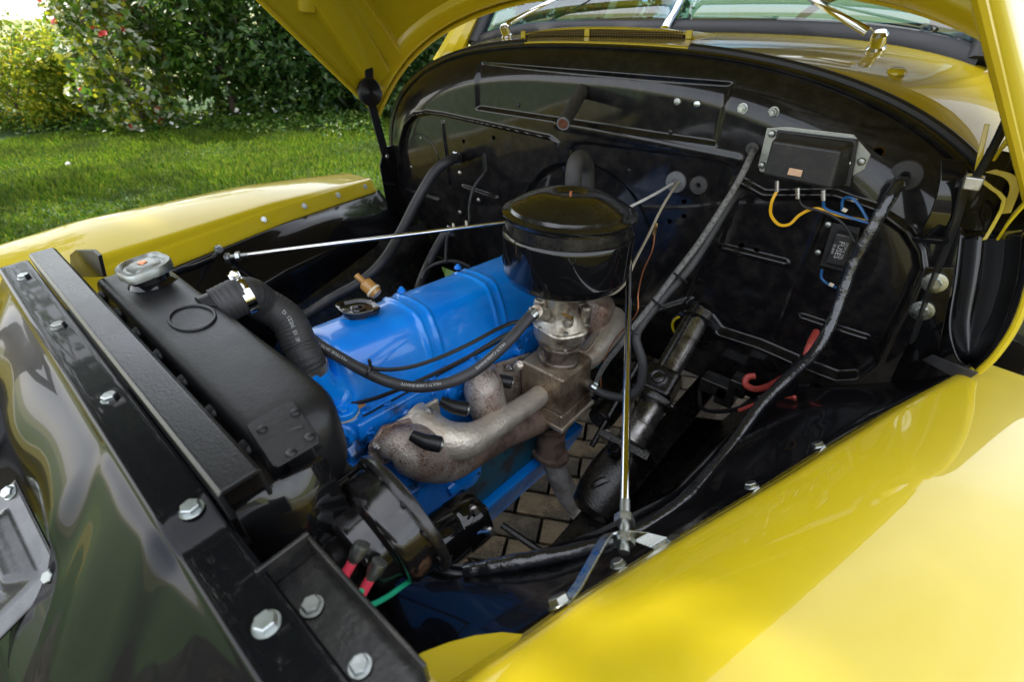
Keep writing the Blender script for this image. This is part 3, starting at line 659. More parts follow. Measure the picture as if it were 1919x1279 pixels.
def ribbon(pts, wv, name, m, parent, th=.004, sub=5):
    p = spline(pts, sub); wv = [Vector(w_) for w_ in wv]; q = [wv[0].lerp(wv[-1], i/(len(p)-1)) for i in range(len(p))]
    return MB().grid([[a_-w_, a_+w_] for a_, w_ in zip(p, q)]).build(name, m, parent, smooth=60, solid=th, bevel=.001)
ribbon([P(1788, 300, y=1.015), P(1784, 345, y=.998), P(1768, 395, y=.995), P(1752, 425, y=1.005), P(1742, 448, y=1.02)], [(.015, .006, 0), (.014, .006, 0)], 'curved_arm', 'black_gloss', nh)
MB().tube([P(1716, 446, y=1.03), P(1772, 452, y=1.0)], .007, 12, 1).build('pivot_pin', 'black_gloss', nh)
ribbon([P(1812, 330, y=1.0), P(1790, 420, y=1.02), P(1752, 520, y=1.05), P(1712, 640, y=1.06)], [(.004, .022, 0), (.004, .016, 0)], 'side_bar', 'black_satin', nh)
MB().obox(P(1822, 342, y=1.0), (.012, 0, 0), (0, .01, 0), (0, 0, .010)).build('pivot_block', 'steel_worn', nh, bevel=.003)
MB().tube([P(1826, 338, y=1.0), P(1865, 270, y=.98), P(1900, 195, y=.95), P(1925, 150, y=.93)], .0055, 10, 4).build('link_rod', 'black_satin', nh)
wp_ = MB(); wp_.prism([P(1712, 655, y=1.068), P(1735, 500, y=1.068), P(1790, 500, y=1.068), P(1760, 655, y=1.068)], (0, -.004, 0)); wpo = wp_.build('washer_plate', 'black_gloss', nh, bevel=.001)
for u, v in [(1752, 530), (1728, 582)]:
    q = P(u, v, y=1.063); MB().lathe([(.0185, 0), (.0185, .003), (.012, .004)], q, (0, -1, 0), 28).build('washer', 'zinc', nh); bolt(q+V(0, -.003, 0), (0, -1, 0), .0105, nh, 'h')
# inner cowl side at the near end: dark glossy trough with yellow edged openings
tl = [P(1800, 430, y=1.07), P(1790, 520, y=1.05), P(1778, 610, y=1.03), P(1792, 668, y=1.00), P(1812, 690, y=.985)]
tr_ = [P(1935, 430, y=1.00), P(1925, 520, y=.985), P(1900, 600, y=.975), P(1862, 660, y=.97), P(1828, 694, y=.975)]
tl, tr_ = spline(tl, 5), spline(tr_, 5)
MB().grid([[a_.lerp(b_, t)+V(0, .055*math.sin(math.pi*t), -.02*math.sin(math.pi*t)) for t in np.linspace(0, 1, 12)] for a_, b_ in zip(tl, tr_)]).build('cowl_trough', 'black_gloss', truck, smooth=60, solid=.003)
MB().tube([q+V(.004, -.004, 0) for q in tr_], .0055, 8, 1).build('trough_edge', 'yellow', truck)
MB().grid([[V(.04, 1.10, .60), V(.16, 1.12, .60), V(.30, 1.14, .60)], [V(.05, 1.10, 1.0), V(.16, 1.12, 1.0), V(.30, 1.14, 1.0)], [V(.03, 1.12, 1.34), V(.10, 1.14, 1.33), V(.16, 1.16, 1.3)]]).build('cowl_inner_side', 'black_gloss', truck, smooth=60, solid=.003)
ribbon([P(1850, 232, y=1.09), P(1838, 285, y=1.085), P(1830, 330, y=1.08)], [(0.0033000000000000004, 0.0, 0.0), (0.0038500000000000006, 0.0, 0.0)], 'opening_edge', 'yellow', truck)
ribbon([P(1832, 332, y=1.08), P(1858, 352, y=1.08), P(1882, 374, y=1.08), P(1868, 410, y=1.08), P(1845, 450, y=1.075)], [(0.0022, 0.0, 0.0022), (0.0027500000000000003, 0.0, 0.0016500000000000002)], 'opening_edge', 'yellow', truck, sub=2)
ribbon([P(1855, 320, y=1.10), P(1890, 330, y=1.10), P(1902, 352, y=1.10), P(1885, 400, y=1.10)], [(0.0055000000000000005, 0.0, 0.0033000000000000004), (0.0055000000000000005, 0.0, 0.0022)], 'opening_edge', 'yellow_inner', truck)
ribbon([P(1935, 240, y=1.02), P(1890, 262, y=1.05), P(1868, 290, y=1.07)], [(0, 0, .008), (0, 0, .010)], 'opening_edge', 'yellow_inner', truck)
ribbon([P(1935, 365, y=1.0), P(1895, 410, y=1.02), P(1875, 440, y=1.04)], [(0, 0, .008), (0, 0, .010)], 'opening_edge', 'yellow', truck)
ribbon([P(1738, 670, y=1.0), P(1780, 690, y=.97), P(1820, 708, y=.96)], [(.004, -.004, .010), (.004, -.004, .014)], 'rubber_strip', 'rubber', truck)
#=ENGINE
TL = rad(5); E0 = V(-.755, .30, 1.06); EY = V(0, math.cos(TL), -math.sin(TL)); EZ = V(0, math.sin(TL), math.cos(TL)); EX = V(1, 0, 0)
def EN(x, y, z): return E0+EX*x+EY*y+EZ*z
engine = thing('engine', 'bright blue painted inline six cylinder engine between radiator and firewall', 'engine', (-.755, .6, .55))
def csec(yl, y0, y1, rnd=.035, grow=0.):
    d = min(yl-y0, y1-yl); k = 1-math.sqrt(max(0, 1-(1-min(d/rnd, 1))**2)); pts = []
    base = [(-.100, -.122), (-.099, -.112), (-.094, -.10), (-.078, -.05), (-.063, -.020), (-.056, -.010), (-.045, -.003), (-.025, 0), (.0, .0015), (.025, 0), (.045, -.003), (.056, -.010), (.063, -.020), (.078, -.05), (.094, -.10), (.099, -.112), (.100, -.122)]
    for x, z in base:
        sh = .030*k; x2 = x*(1-sh/.1) ; z2 = z-sh*(1 if z > -.02 else max(0, (z+.122)/.102))
        n_ = math.hypot(x, z+.122)+1e-6; g = grow*(1 if z > -.105 else 0)
        pts.append((x2+g*x/n_, z2+g*(z+.122)/n_))
    return pts
LY0, LY1 = 0., .655
rows = []
ysamp = sorted(set(list(np.linspace(0, .036, 10))+list(np.linspace(.036, LY1-.036, 150))+list(np.linspace(LY1-.036, LY1, 10))))
for yl in ysamp:
    g = sum(.0042*math.exp(-((yl-c)/.0042)**2) for c in (.196, .226, .398, .425, .575)) + .0022*float(sst(.190, .20, yl)*sst(.232, .222, yl))
    rows.append([EN(x, yl, z) for x, z in csec(yl, LY0, LY1, grow=g)])
cv = MB().grid(rows); cv.f.append(tuple(range(16, -1, -1))); nn = len(rows); cv.f.append(tuple((nn-1)*17+i for i in range(17)))
cover = cv.build('valve_cover', 'engine_blue', engine, smooth=70)
fl_ = MB(); 
def rrect(x0, x1, y0, y1, r, z, n=6):
    o = []
    for cx_, cy_, a0 in ((x1-r, y1-r, 0), (x0+r, y1-r, math.pi/2), (x0+r, y0+r, math.pi), (x1-r, y0+r, 1.5*math.pi)):
        for k in range(n+1): a = a0+math.pi/2*k/n; o.append(EN(cx_+r*math.cos(a), cy_+r*math.sin(a), z))
    return o
fl_.prism(rrect(-.106, .106, -.006, .661, .03, -.126), EZ*.006); fl_.build('cover_flange', 'engine_blue', cover, bevel=.0015)
MB().prism(rrect(-.108, .108, -.008, .663, .03, -.1285), EZ*.003).build('cover_gasket', 'gasket', engine)
for k in range(7): bolt(EN(.1035, .03+.095*k, -.119), EZ, .0055, engine, 'w', 'block_blue', name='flange_bolt')
for k in range(9): bolt(EN(.1225, .02+.075*k, -.188 if k % 2 else -.150), EX, .0062, engine, 'h', ['block_blue', 'black_oily', 'block_blue'][k % 3], name='head_plug')
# oil filler cap with two ears
oc = P(670, 574, z=1.068)
cap = MB(); ear = lambda t: 1+.30*max(0, math.cos(t-.55))**14+.30*max(0, math.cos(t-.55-math.pi))**14
cap.lathe([(.030, -.012), (.0335, -.010), (.035, -.004), (.035, .0), (.0335, .002), (.030, .001), (.026, -.005), (.014, -.006), (.0115, -.003), (.0085, -.003), (.007, -.007), (0, -.0075)], oc, EZ, 48, ex=ear)
cap.lathe([(.026, -.03), (.026, -.008)], oc, EZ, 24); co_ = cap.build('oil_filler_cap', 'black_gloss', engine); co_['label'] = 'black oil filler cap with two ears'
for u, v in [(752, 543), (858, 500)]:
    p = P(u, v, z=1.05 if u < 800 else 1.035); bolt(p-EZ*.004, EZ, .0075, cover, 'n', 'engine_blue', name='cover_nut')
# head, block, sump
hb = MB(); hb.prism([EN(x, -.004, z) for x, z in ((-.115, -.205), (-.115, -.128), (.118, -.128), (.122, -.14), (.122, -.205))], EY*.668); hb.build('cylinder_head', 'block_blue', engine, bevel=.006)
for k in range(6):
    y = .05+.112*k
    if k in (0, 1, 2, 3): bolt(EN(.108, y+.02, -.128), EZ, .009, engine, 'h', 'block_blue', name='head_bolt')
    MB().lathe([(.016, -.004), (.016, .004), (.011, .008), (.011, .014), (0, .014)], EN(.122, y+.05, -.165), EX, 14).build('head_boss', 'block_blue', engine)
bb = MB(); bb.prism([EN(x, .0, z) for x, z in ((-.12, -.51), (-.11, -.205), (.112, -.205), (.114, -.30), (.158, -.34), (.172, -.51))], EY*.66); blk = bb.build('engine_block', 'block_blue', engine, bevel=.006)
scv = MB(); scv.prism([EN(.166, y, z) for y, z in ((.20, -.505), (.65, -.505), (.65, -.37), (.20, -.37))], EX*.012); scv.build('side_cover', 'block_teal', engine, bevel=.004)
for y in (.24, .34, .45, .56): bolt(EN(.179, y, -.39), EX, .007, engine, 'h', 'block_teal', name='side_cover_bolt')
sp_ = MB(); sp_.prism([EN(x, .02, z) for x, z in ((-.12, -.68), (-.185, -.53), (-.185, -.51), (.196, -.51), (.196, -.53), (.14, -.68))], EY*.66); sp_.build('oil_sump', 'engine_blue', engine, bevel=.006)
bh = MB(); bh.lathe([(.20, 0), (.205, .02), (.19, .09), (.14, .17), (.10, .24)], EN(0, .66, -.34), EY, 32); bh.build('bell_housing', 'block_teal', engine)
stt = MB(); stt.lathe([(0, -.16), (.045, -.16), (.05, -.15), (.05, .03), (.038, .045), (.038, .08), (0, .08)], EN(.195, .60, -.33), EY, 24); stt.build('starter_motor', 'black_oily', engine)
lk = MB(); lk.tube([EN(.24, .50, -.34), EN(.25, .62, -.36), EN(.33, .70, -.30)], .010, 8, 4); lk.tube([EN(.20, .72, -.26), EN(.34, .74, -.24)], .012, 8, 1); lk.tube([EN(.30, .55, -.44), EN(.32, .72, -.22)], .008, 8, 1); lk.build('clutch_linkage', 'black_oily', engine)
# front: pump body, thermostat housing, plate
fr = MB(); fr.prism([EN(x, -.03, z) for x, z in ((-.10, -.40), (-.12, -.20), (-.06, -.125), (.08, -.125), (.125, -.19), (.12, -.40))], EY*.034); fr.build('front_plate', 'block_blue', engine, bevel=.006)
wp = MB(); wp.lathe([(.055, 0), (.058, .03), (.045, .05), (.028, .06), (.028, .095), (.0, .096)], EN(.0, -.03, -.25), -EY, 28); wp.build('water_pump', 'block_blue', engine)
th = P(582, 698, y=.262); thb = V(th.x-.004, th.y+.02, th.z-.085)
tm = MB(); tm.tube([th+V(.0, -.004, .01), th+V(.002, .008, -.035), thb+V(0, 0, .03), thb], [.031, .032, .046, .05], 24, 6)
tho = tm.build('thermostat_housing', 'engine_blue', engine, smooth=50)
oval = [thb+V(.062*math.cos(t)*(1+.12*abs(math.cos(t))), .043*math.sin(t), 0) for t in np.linspace(0, 2*math.pi, 40, endpoint=False)]
MB().prism(oval, (0, 0, .013)).build('housing_flange', 'engine_blue', tho, bevel=.003)
MB().prism([q+V(0, 0, -.003) for q in oval], (0, 0, .0026)).build('housing_gasket', 'cream', tho)
MB().prism([q+V(0, .004, -.055) for q in oval], (0, 0, .051)).build('housing_base', 'block_blue', tho, bevel=.006)
for s in (-1, 1): bolt(thb+V(s*.054, -.004, .013), (0, 0, 1), .0095, tho, 'h', 'engine_blue')
p = P(655, 765, x=-.655); MB().prism([p+V(0, 0, 0), p+V(0, .03, -.002), p+V(0, .028, -.010), p+V(0, .003, -.009)], (.006, 0, 0)).build('gasket_tab', 'tan_gasket', engine)
for u, v, r_ in [(640, 820, .020), (690, 815, .016), (660, 880, .022), (790, 790, .011), (632, 905, .018)]:
    p = P(u, v, x=-.640); MB().lathe([(r_*1.2, -.02), (r_*1.2, 0), (r_, .004), (r_, .012), (r_*.6, .014), (r_*.5, .008), (0, .008)], p, (1, -.5, .2), 16).build('casting_boss', 'block_blue', engine)
for u, v in [(625, 812), (650, 915)]: bolt(P(u, v, x=-.620), (1, -.7, .2), .010, engine, 'h', 'black_oily', name='plug')
# fuel pump style casting low on the block beside the generator
fpp = P(870, 885, x=-.60); g_ = MB(); g_.lathe([(.04, 0), (.045, .02), (.045, .045), (.03, .055), (0, .058)], fpp+V(-.03, 0, 0), (1, 0, .3), 20); g_.tube([fpp+V(.0, -.06, -.01), fpp, fpp+V(0, .05, .01)], [.02, .03, .02], 12, 4)
g_.build('fuel_pump', 'engine_blue', engine, bevel=.003)
#=MANIFOLDS
im = thing('intake_manifold', 'stained silver cast intake manifold with square heat box under the carburettor', 'manifold', (-.54, .75, .74))
X_, Y_, Zb = (-.606, -.480), (.698, .818), (.742, .854)
hx = MB(); hx.box((X_[0], Y_[0], Zb[0]), (X_[1], Y_[1], Zb[1])); hx.build('heat_box', 'alloy_stained', im, bevel=.008, seg=3)
hx = MB(); a_ = [V(X_[i], Y_[j], .745) for i, j in ((0, 0), (1, 0), (1, 1), (0, 1))]; c_ = sum(a_, V(0, 0, 0))/4; b_ = [c_+(q-c_)*1.10+V(0, 0, -.028) for q in a_]
hx.add([*a_, *b_], [(0, 1, 2, 3), (7, 6, 5, 4)]+[(i, 4+i, 4+(i+1) % 4, (i+1) % 4) for i in range(4)]); hx.build('box_skirt', 'alloy_stained', im, bevel=.004)
MB().box((X_[0]-.010, Y_[0]-.010, .702), (X_[1]+.010, Y_[1]+.010, .716)).build('box_flange', 'alloy', im, bevel=.004)
run = [V(-.545, .71, .778), V(-.535, .64, .795), V(-.530, .55, .815), V(-.530, .49, .822), V(-.536, .445, .832), V(-.560, .415, .846), V(-.595, .405, .862), V(-.632, .400, .872)]
MB().tube(run, [.025, .025, .027, .031, .038, .038, .035, .035], 22, 6).build('front_runner', 'alloy', im)
rr_ = [V(-.545, .80, .812), P(1098, 672, x=-.528), P(1128, 640, x=-.527), P(1148, 615, x=-.535), P(1146, 596, x=-.560), V(-.632, .955, .845)]
MB().tube(rr_, [.034, .033, .033, .034, .034, .034], 22, 6).build('rear_runner', 'alloy', im)
MB().prism([V(-.622, .345, .905), V(-.622, .455, .895), V(-.622, .455, .835), V(-.622, .345, .845)], (.010, 0, 0)).build('port_flange', 'alloy', im, bevel=.006)
tab = P(922, 806, x=-.530); MB().prism([tab+V(-.006, -.024, -.03), tab+V(-.006, .034, -.034), tab+V(-.006, .036, .006), tab+V(-.006, .014, .026), tab+V(-.006, -.020, .012)], (.010, 0, 0)).build('cast_lug', 'rust_dark', im, bevel=.004)
for u, v in [(1000, 700), (972, 685)]:
    MB().lathe([(.010, -.01), (.011, .004), (.008, .010), (0, .011)], P(u, v, x=-.575), (.6, -.2, .8), 14).build('cast_boss', 'alloy', im)
fit = P(1098, 715, x=-.484); MB().tube([fit+V(-.005, 0, 0), fit+V(.018, -.006, -.002)], .013, 14, 1).build('fitting', 'alloy_dark', im)
em = thing('exhaust_manifold', 'rust speckled cast iron exhaust manifold below the intake runners', 'manifold', (-.56, .6, .70))
b1 = [P(716, 846, x=-.605), P(738, 836, x=-.590), P(770, 842, x=-.575), P(800, 856, x=-.568), P(838, 866, x=-.566), V(-.565, .47, .745)]
MB().tube(b1, [.016, .036, .049, .050, .042, .034], 24, 6).build('front_branch', 'rust', em)
b2 = [P(905, 700, x=-.630), P(906, 728, x=-.590), P(915, 765, x=-.575), P(935, 800, x=-.575)]
MB().tube(b2, [.034, .043, .042, .036], 24, 6).build('centre_branch', 'rust', em)
MB().tube([V(-.565, .44, .755), V(-.565, .58, .725), V(-.555, .68, .70), V(-.548, .74, .69)], [.036, .036, .038, .034], 18, 5).build('log', 'rust_dark', em)
MB().tube([P(1130, 575, x=-.60), P(1120, 585, x=-.57), P(1100, 640, x=-.58), V(-.56, .82, .72)], [.034, .040, .036, .03], 18, 5).build('rear_branch', 'rust', em)
fp_ = P(722, 830, x=-.610); MB().prism([fp_+V(0, -.045, -.02), fp_+V(0, -.01, -.045), fp_+V(0, .05, -.04), fp_+V(0, .06, .02), fp_+V(0, .0, .045), fp_+V(0, -.035, .02)], (.008, 0, 0)).build('port_flange', 'rust', em, bevel=.003)
MB().prism([P(1110, 735, x=-.62), P(960, 770, x=-.62), P(880, 740, x=-.62), P(900, 690, x=-.62), P(990, 660, x=-.62)], (.008, 0, 0)).build('port_flange', 'rust', em, bevel=.003)
fo = [P(1034, 806, y=.748), P(1030, 852, y=.742)]
ax_ = (fo[1]-fo[0]).normalized()
MB().tube([fo[0]-ax_*.02, fo[0]+ax_*.01, fo[1]-ax_*.012], [.044, .037, .040], 20, 4).build('outlet', 'rust_dark', em)
MB().lathe([(.046, 0), (.049, .004), (.049, .016), (.045, .020)], fo[1]-ax_*.016, ax_, 28, ex=lambda t: 1+.14*math.cos(2*t)).build('outlet_flange', 'rust_dark', em, bevel=.002)
d_ = dep(fo[1])
dp, _ = hose('exhaust_pipe', [fo[1]-ax_*.01, (1046, 890, d_+.012), (1062, 924, d_+.02), (1084, 955, d_+.03), (1116, 980, d_+.05), (1165, 1000, d_+.10)], .031, 'pipe_grey', 'matte grey exhaust downpipe dropping from the manifold flange towards the pavers', 'exhaust pipe', 20)
# spark plug boots
for i, (u, v, x_) in enumerate([(815, 832, -.505), (866, 766, -.545), (950, 716, -.575)]):
    c = P(u, v, x=x_); t = thing('spark_plug_boot', ['black spark plug boot above the rusty front exhaust branch', 'black spark plug boot between silver runner elbow and rusty centre branch', 'black spark plug boot beside the square heat box'][i], 'plug boot', c)
    dr = V(.78, .55, -.20).normalized()
    MB().tube([c-dr*.034+V(-.01, 0, .004), c-dr*.018, c-dr*.004, c+dr*.008, c+dr*.012], [.010, .0135, .0145, .0145, .0125], 18, 4).build('rubber_boot', 'wire_black', t)
    MB().lathe([(.0100, 0), (.0092, .0022), (.0068, .0026), (.006, .0), (0, 0)], c+dr*.012, dr, 18).build('metal_ring', 'zinc_dull', t)
for (u, v, x_) in [(972, 684, -.60), (1000, 700, -.585), (706, 838, -.60), (752, 800, -.605), (803, 772, -.60), (880, 705, -.605), (955, 690, -.60), (1120, 620, -.60)]:
    q = P(u, v, x=x_); bolt(q, (1, -.2, .15), .0085, em, 'n', 'steel_worn', name='stud_nut')
#=CARB
carb = thing('carburettor', 'stained pot metal carburettor under the black air cleaner', 'carburettor', (-.54, .76, .853))
cb0 = V(-.541, .758, .853); CA = V(.10, -.085, 1).normalized()
def CP(h, dx=0, dy=0): return cb0+CA*h+V(dx, dy, 0)
ob = lambda a, p=2: (lambda t: 1+a*abs(math.cos(t))**p)
MB().lathe([(.043, 0), (.044, .004), (.044, .016), (.040, .019)], CP(0), CA, 36, ex=ob(.22, 6)).build('base_flange', 'alloy_dark', carb, bevel=.002)
MB().lathe([(.036, .018), (.034, .03), (.036, .05), (.040, .058)], CP(0), CA, 32).build('throttle_body', 'alloy_dark', carb)
MB().lathe([(.043, .052), (.046, .056), (.046, .062), (.043, .066)], CP(0), CA, 32, ex=ob(.18, 4)).build('throttle_flange', 'alloy_dark', carb, bevel=.002)
for t in (.5, 2.6, 3.7, 5.6): bolt(CP(.066, .050*math.cos(t), .046*math.sin(t)), CA, .0055, carb, 's', 'steel_worn', name='screw')
MB().lathe([(.040, .064), (.050, .072), (.054, .085), (.055, .108), (.057, .114)], CP(0), CA, 40, ex=lambda t: 1+.06*math.cos(3*t+.6)+.03*math.cos(5*t)).build('float_bowl', 'alloy_carb', carb)
lid_ex = lambda t: 1+.07*math.cos(2*t+.4)+.035*math.cos(6*t)
MB().lathe([(.060, .113), (.063, .116), (.063, .121), (.060, .124)], CP(0), CA, 48, ex=lid_ex).build('bowl_flange', 'alloy_carb', carb)
MB().lathe([(.058, .123), (.055, .128), (.047, .140), (.040, .150), (.036, .160), (.035, .20), (.037, .215), (.037, .245)], CP(0), CA, 36).build('air_horn', 'alloy_carb', carb)
for t in np.linspace(.3, 2*math.pi+.3, 7)[:-1]: bolt(CP(.123, .058*math.cos(t), .058*math.sin(t)), CA, .0055, carb, 's', 'zinc_dull', name='screw')
bolt(CP(.127, -.045, -.048), CA, .0065, carb, 'n', 'zinc'); bolt(CP(.127, .05, .03), CA, .006, carb, 'n', 'zinc')
MB().tube([CP(.135, -.01, -.02), P(1005, 584, d=.875)], [.015, .012], 14, 1).build('fuel_inlet', 'alloy_carb', carb)
for (u, v, r_) in [(1028, 648, .010), (1048, 652, .011), (1066, 646, .008)]:
    q = P(u, v, d=dep(CP(.04))-.045); MB().lathe([(r_, -.02), (r_, .0), (r_*.8, .003), (r_*.5, .004), (0, .004)], q, (.4, -.8, .2), 8).build('jet_plug', 'brass', carb)
MB().lathe([(.009, -.01), (.010, .006), (.007, .010), (0, .011)], P(1066, 605, d=dep(CP(.12))-.058), (.4, -.8, .2), 12).build('pump_boss', 'alloy_carb', carb)
MB().tube([CP(.055, .05, .0), CP(.05, .065, .01), CP(.06, .07, .03), CP(.09, .07, .06)], .0022, 6, 5).build('linkage', 'alloy_dark', carb)
MB().lathe([(.013, -.035), (.014, -.03), (.014, .01), (.010, .016), (.004, .018), (.004, .03), (0, .03)], P(1012, 572, d=dep(CP(.14))-.03), CA, 18).build('accelerator_pump', 'alloy_carb', carb)
MB().lathe([(.012, -.03), (.012, .012), (.008, .016), (0, .017)], P(1098, 585, d=dep(CP(.14))-.02), CA, 16).build('choke_housing', 'alloy_carb', carb)
MB().tube([CP(.16, -.045, -.02), CP(.162, .05, -.03)], .0035, 8, 1).build('choke_spindle', 'brass', carb)
#=AIRCLEANER
AA_ = V(.0, .06, 1).normalized(); a0 = V(-.512, .738, 1.223)
ac = thing('air_cleaner', 'round gloss black oil bath air cleaner with domed lid on the carburettor', 'air cleaner', a0-AA_*.14)
MB().lathe([(.0, -.030), (.118, -.026), (.119, -.012), (.119, -.005), (.1245, -.004), (.1262, -.001), (.1262, .003), (.1245, .0045), (.117, .0045), (.113, .007), (.1115, .012), (.108, .0145), (.100, .019), (.082, .028), (.058, .036), (.038, .0395), (.030, .0385), (.026, .035), (.018, .034), (0, .034)], a0, AA_, 72).build('lid', 'black_lid', ac, smooth=45)
MB().tube([a0+AA_*.034, a0+AA_*.040], .0028, 10, 1).build('lid_stud', 'copper', ac)
MB().lathe([(.115, -.05), (.119, -.048), (.1195, -.038), (.1195, -.010), (.114, -.009)], a0, AA_, 64).build('filter_body', 'black_dusty', ac, smooth=45)
MB().lathe([(.118, -.034), (.1235, -.031), (.1250, -.033), (.1255, -.040), (.1255, -.108), (.1245, -.114), (.120, -.119), (.119, -.124), (.112, -.132), (.098, -.138), (.060, -.140), (.040, -.140), (.040, -.16)], a0, AA_, 72).build('oil_bowl', 'black_gloss', ac, smooth=45)
MB().lathe([(.041, -.135), (.043, -.14), (.043, -.152), (.040, -.155)], a0-AA_*.008, AA_, 32).build('neck_clamp', 'alloy_carb', ac)
hose('breather_hose', [(1075, 352, 'y', .86), (1075, 325, 'y', .865), (1080, 303, 'y', .88), (1090, 297, 'y', .92), (1098, 310, 'y', .955), (1100, 335, 'y', .965), (1100, 360, 'y', .965)], .0175, 'rubber_matte', 'short grey black rubber hose elbow rising behind the air cleaner lid', 'hose', 18)
#=RADIATOR
rd = thing('radiator', 'satin black radiator with header tank behind the cross bar', 'radiator', (-.68, .13, .55))
TX0, TX1, TY0, TY1, TZ1 = -.985, -.398, .078, .180, 1.203
rows = []; 
def trow(x, k):
    o = []; d2 = min(x-TX0, TX1-x); k2 = 1-math.sqrt(max(0, 1-(1-min(d2/.060, 1))**2))
    y0_, y1_ = TY0+.006*k, TY1-.040*k2; yc, zc = (y0_+y1_)/2, TZ1-.048; hy, hz = (y1_-y0_)/2, .048*(1-.40*k)
    for t in np.linspace(0, 2*math.pi, 56, endpoint=False):
        c, s = math.cos(t), math.sin(t); n_ = 5. if c > 0 else 9
        o.append(V(x, yc+hy*math.copysign(abs(c)**(2/n_), c), zc-.048*.40*k-.006*k2+hz*math.copysign(abs(s)**(2/5.), s)))
    return o
for x in np.concatenate([TX0+np.array([0, .002, .007, .015, .026, .04]), np.linspace(TX0+.06, TX1-.06, 30), TX1-np.array([.04, .026, .015, .007, .002, 0])]):
    d = min(x-TX0, TX1-x); k = (1-math.sqrt(max(0, 1-(1-min(d/.024, 1))**2)))
    rows.append(trow(x, k))
tk = MB(); tk.v = []; n_ = 56
tk.grid(rows, close=True); tk.f += [tuple(range(n_)), tuple((len(rows)-1)*n_+i for i in range(n_-1, -1, -1))]
tank = tk.build('header_tank', 'black_satin', rd, smooth=60); tank['label'] = 'satin black radiator header tank'
ov = P(360, 595, z=TZ1+.001); el = MB(); el.tube([ov+V(.040*math.cos(t), .026*math.sin(t), 0) for t in np.linspace(0, 2*math.pi, 41)], .0022, 6, 1, False); el.build('pressed_oval', 'black_satin', tank)
for k in range(7):
    x = TX0+.05+k*.083; MB().lathe([(.011, -.02), (.011, .0), (.008, .004), (0, .005)], V(x, TY0-.001, TZ1-.018), (0, -.5, 1), 12).build('crimp', 'black_satin', tank)
pq = [P(u, v, z=TZ1+.001) for u, v in [(463, 803), (470, 795), (540, 756), (553, 757), (600, 822), (600, 832), (522, 878), (512, 876)]]
pt = MB().prism(pq, (0, 0, .0022)).build('patch_plate', 'black_satin', tank, bevel=.001)
for u, v in [(491, 806), (553, 774), (545, 850), (580, 820)]: bolt(P(u, v, z=TZ1+.003), (0, 0, 1), .0055, tank, 's', 'black_satin', name='rivet')
rcx = V(-.877, .137, TZ1)
MB().lathe([(.036, -.004), (.031, .002), (.027, .006), (.027, .018), (.030, .022), (.030, .026)], rcx, (0, 0, 1), 32).build('filler_neck', 'black_gloss', rd)
ear2 = lambda t: 1+.26*max(0, math.cos(t-2.5))**16+.26*max(0, math.cos(t-2.5-math.pi))**16
rc = MB(); rc.lathe([(.0345, .018), (.0365, .019), (.037, .029), (.0355, .032), (.031, .0335), (.029, .0320), (.027, .0285), (.023, .0285), (.020, .0315), (.012, .033), (0, .033)], rcx, (0, 0, 1), 64, ex=ear2)
rco = rc.build('radiator_cap', 'zinc_dull', rd); rco['label'] = 'zinc pressure cap on the radiator'
MB().lathe([(.007, 0), (.006, .0015), (0, .002)], rcx+V(0, 0, .033), (0, 0, 1), 16).build('cap_rivet', 'copper', rco)
MB().tube([rcx+V(-.02, .0, .012), rcx+V(-.05, .012, .016), rcx+V(-.06, .014, .012), rcx+V(-.07, .016, -.05)], .005, 10, 5).build('overflow_pipe', 'black_satin', rd)
MB().box((TX0+.012, .092, .52), (TX1-.012, .168, 1.09)).build('core', 'black_satin', rd)
for x in (TX0+.004, TX1-.012): MB().box((x, .078, .50), (x+.008, .182, 1.10)).build('side_strap', 'black_satin', rd, bevel=.002)
st = [P(540, 806, z=1.205), P(575, 880, z=1.16), P(600, 900, z=1.12), P(625, 955, z=1.06)]
MB().grid([[q+V(-.004, -.012, 0), q+V(.008, .012, .002)] for q in st]).build('mounting_strap', 'black_satin', rd, solid=.004, bevel=.001)
MB().prism([P(560, 868, z=1.165), P(575, 830, z=1.185), P(640, 842, z=1.14), P(628, 862, z=1.12)], (0, 0, -.004)).build('mounting_foot', 'black_satin', rd, bevel=.001)
bolt(P(607, 937, z=1.085), (.4, -.6, .6), .009, rd)
# top hose
so_ = P(424, 570, y=.192); sp1 = V(so_.x, .19, so_.z)
top_pts = [sp1+V(0, -.012, 0), sp1+V(.004, .03, .004), P(492, 570, y=.246), P(538, 600, y=.268), P(562, 648, y=.266), th+V(0, 0, .028), th+V(.001, .002, -.005)]
MB().tube([sp1+V(0, -.03, 0), sp1+V(0, .02, .002)], .0245, 24, 1).build('outlet', 'black_satin', rd)
th_o = thing('radiator_hose', 'thick ribbed black rubber hose bending from radiator down to blue housing', 'hose', sp1)
HR = .0285
hs = MB().tube(top_pts, HR, 28, 44, sc=lambda t: 1+.012*math.sin(t*240)).build('rubber_hose', 'rubber_ribbed', th_o)
clamp_ring(top_pts[1]-top_pts[0], top_pts[1], HR*1.02, .014, th_o, 'chrome', True, (-.4, -.2, 1)); clamp_ring((top_pts[-1]-top_pts[-2]), top_pts[-2]+(top_pts[-1]-top_pts[-2])*.55, HR*1.02, .014, th_o, 'steel_worn', True, (.8, -.6, 0))
text_on_tube('D 12206  03  20', top_pts, HR, .150, .0085, 'print_white', th_o, flip=1)
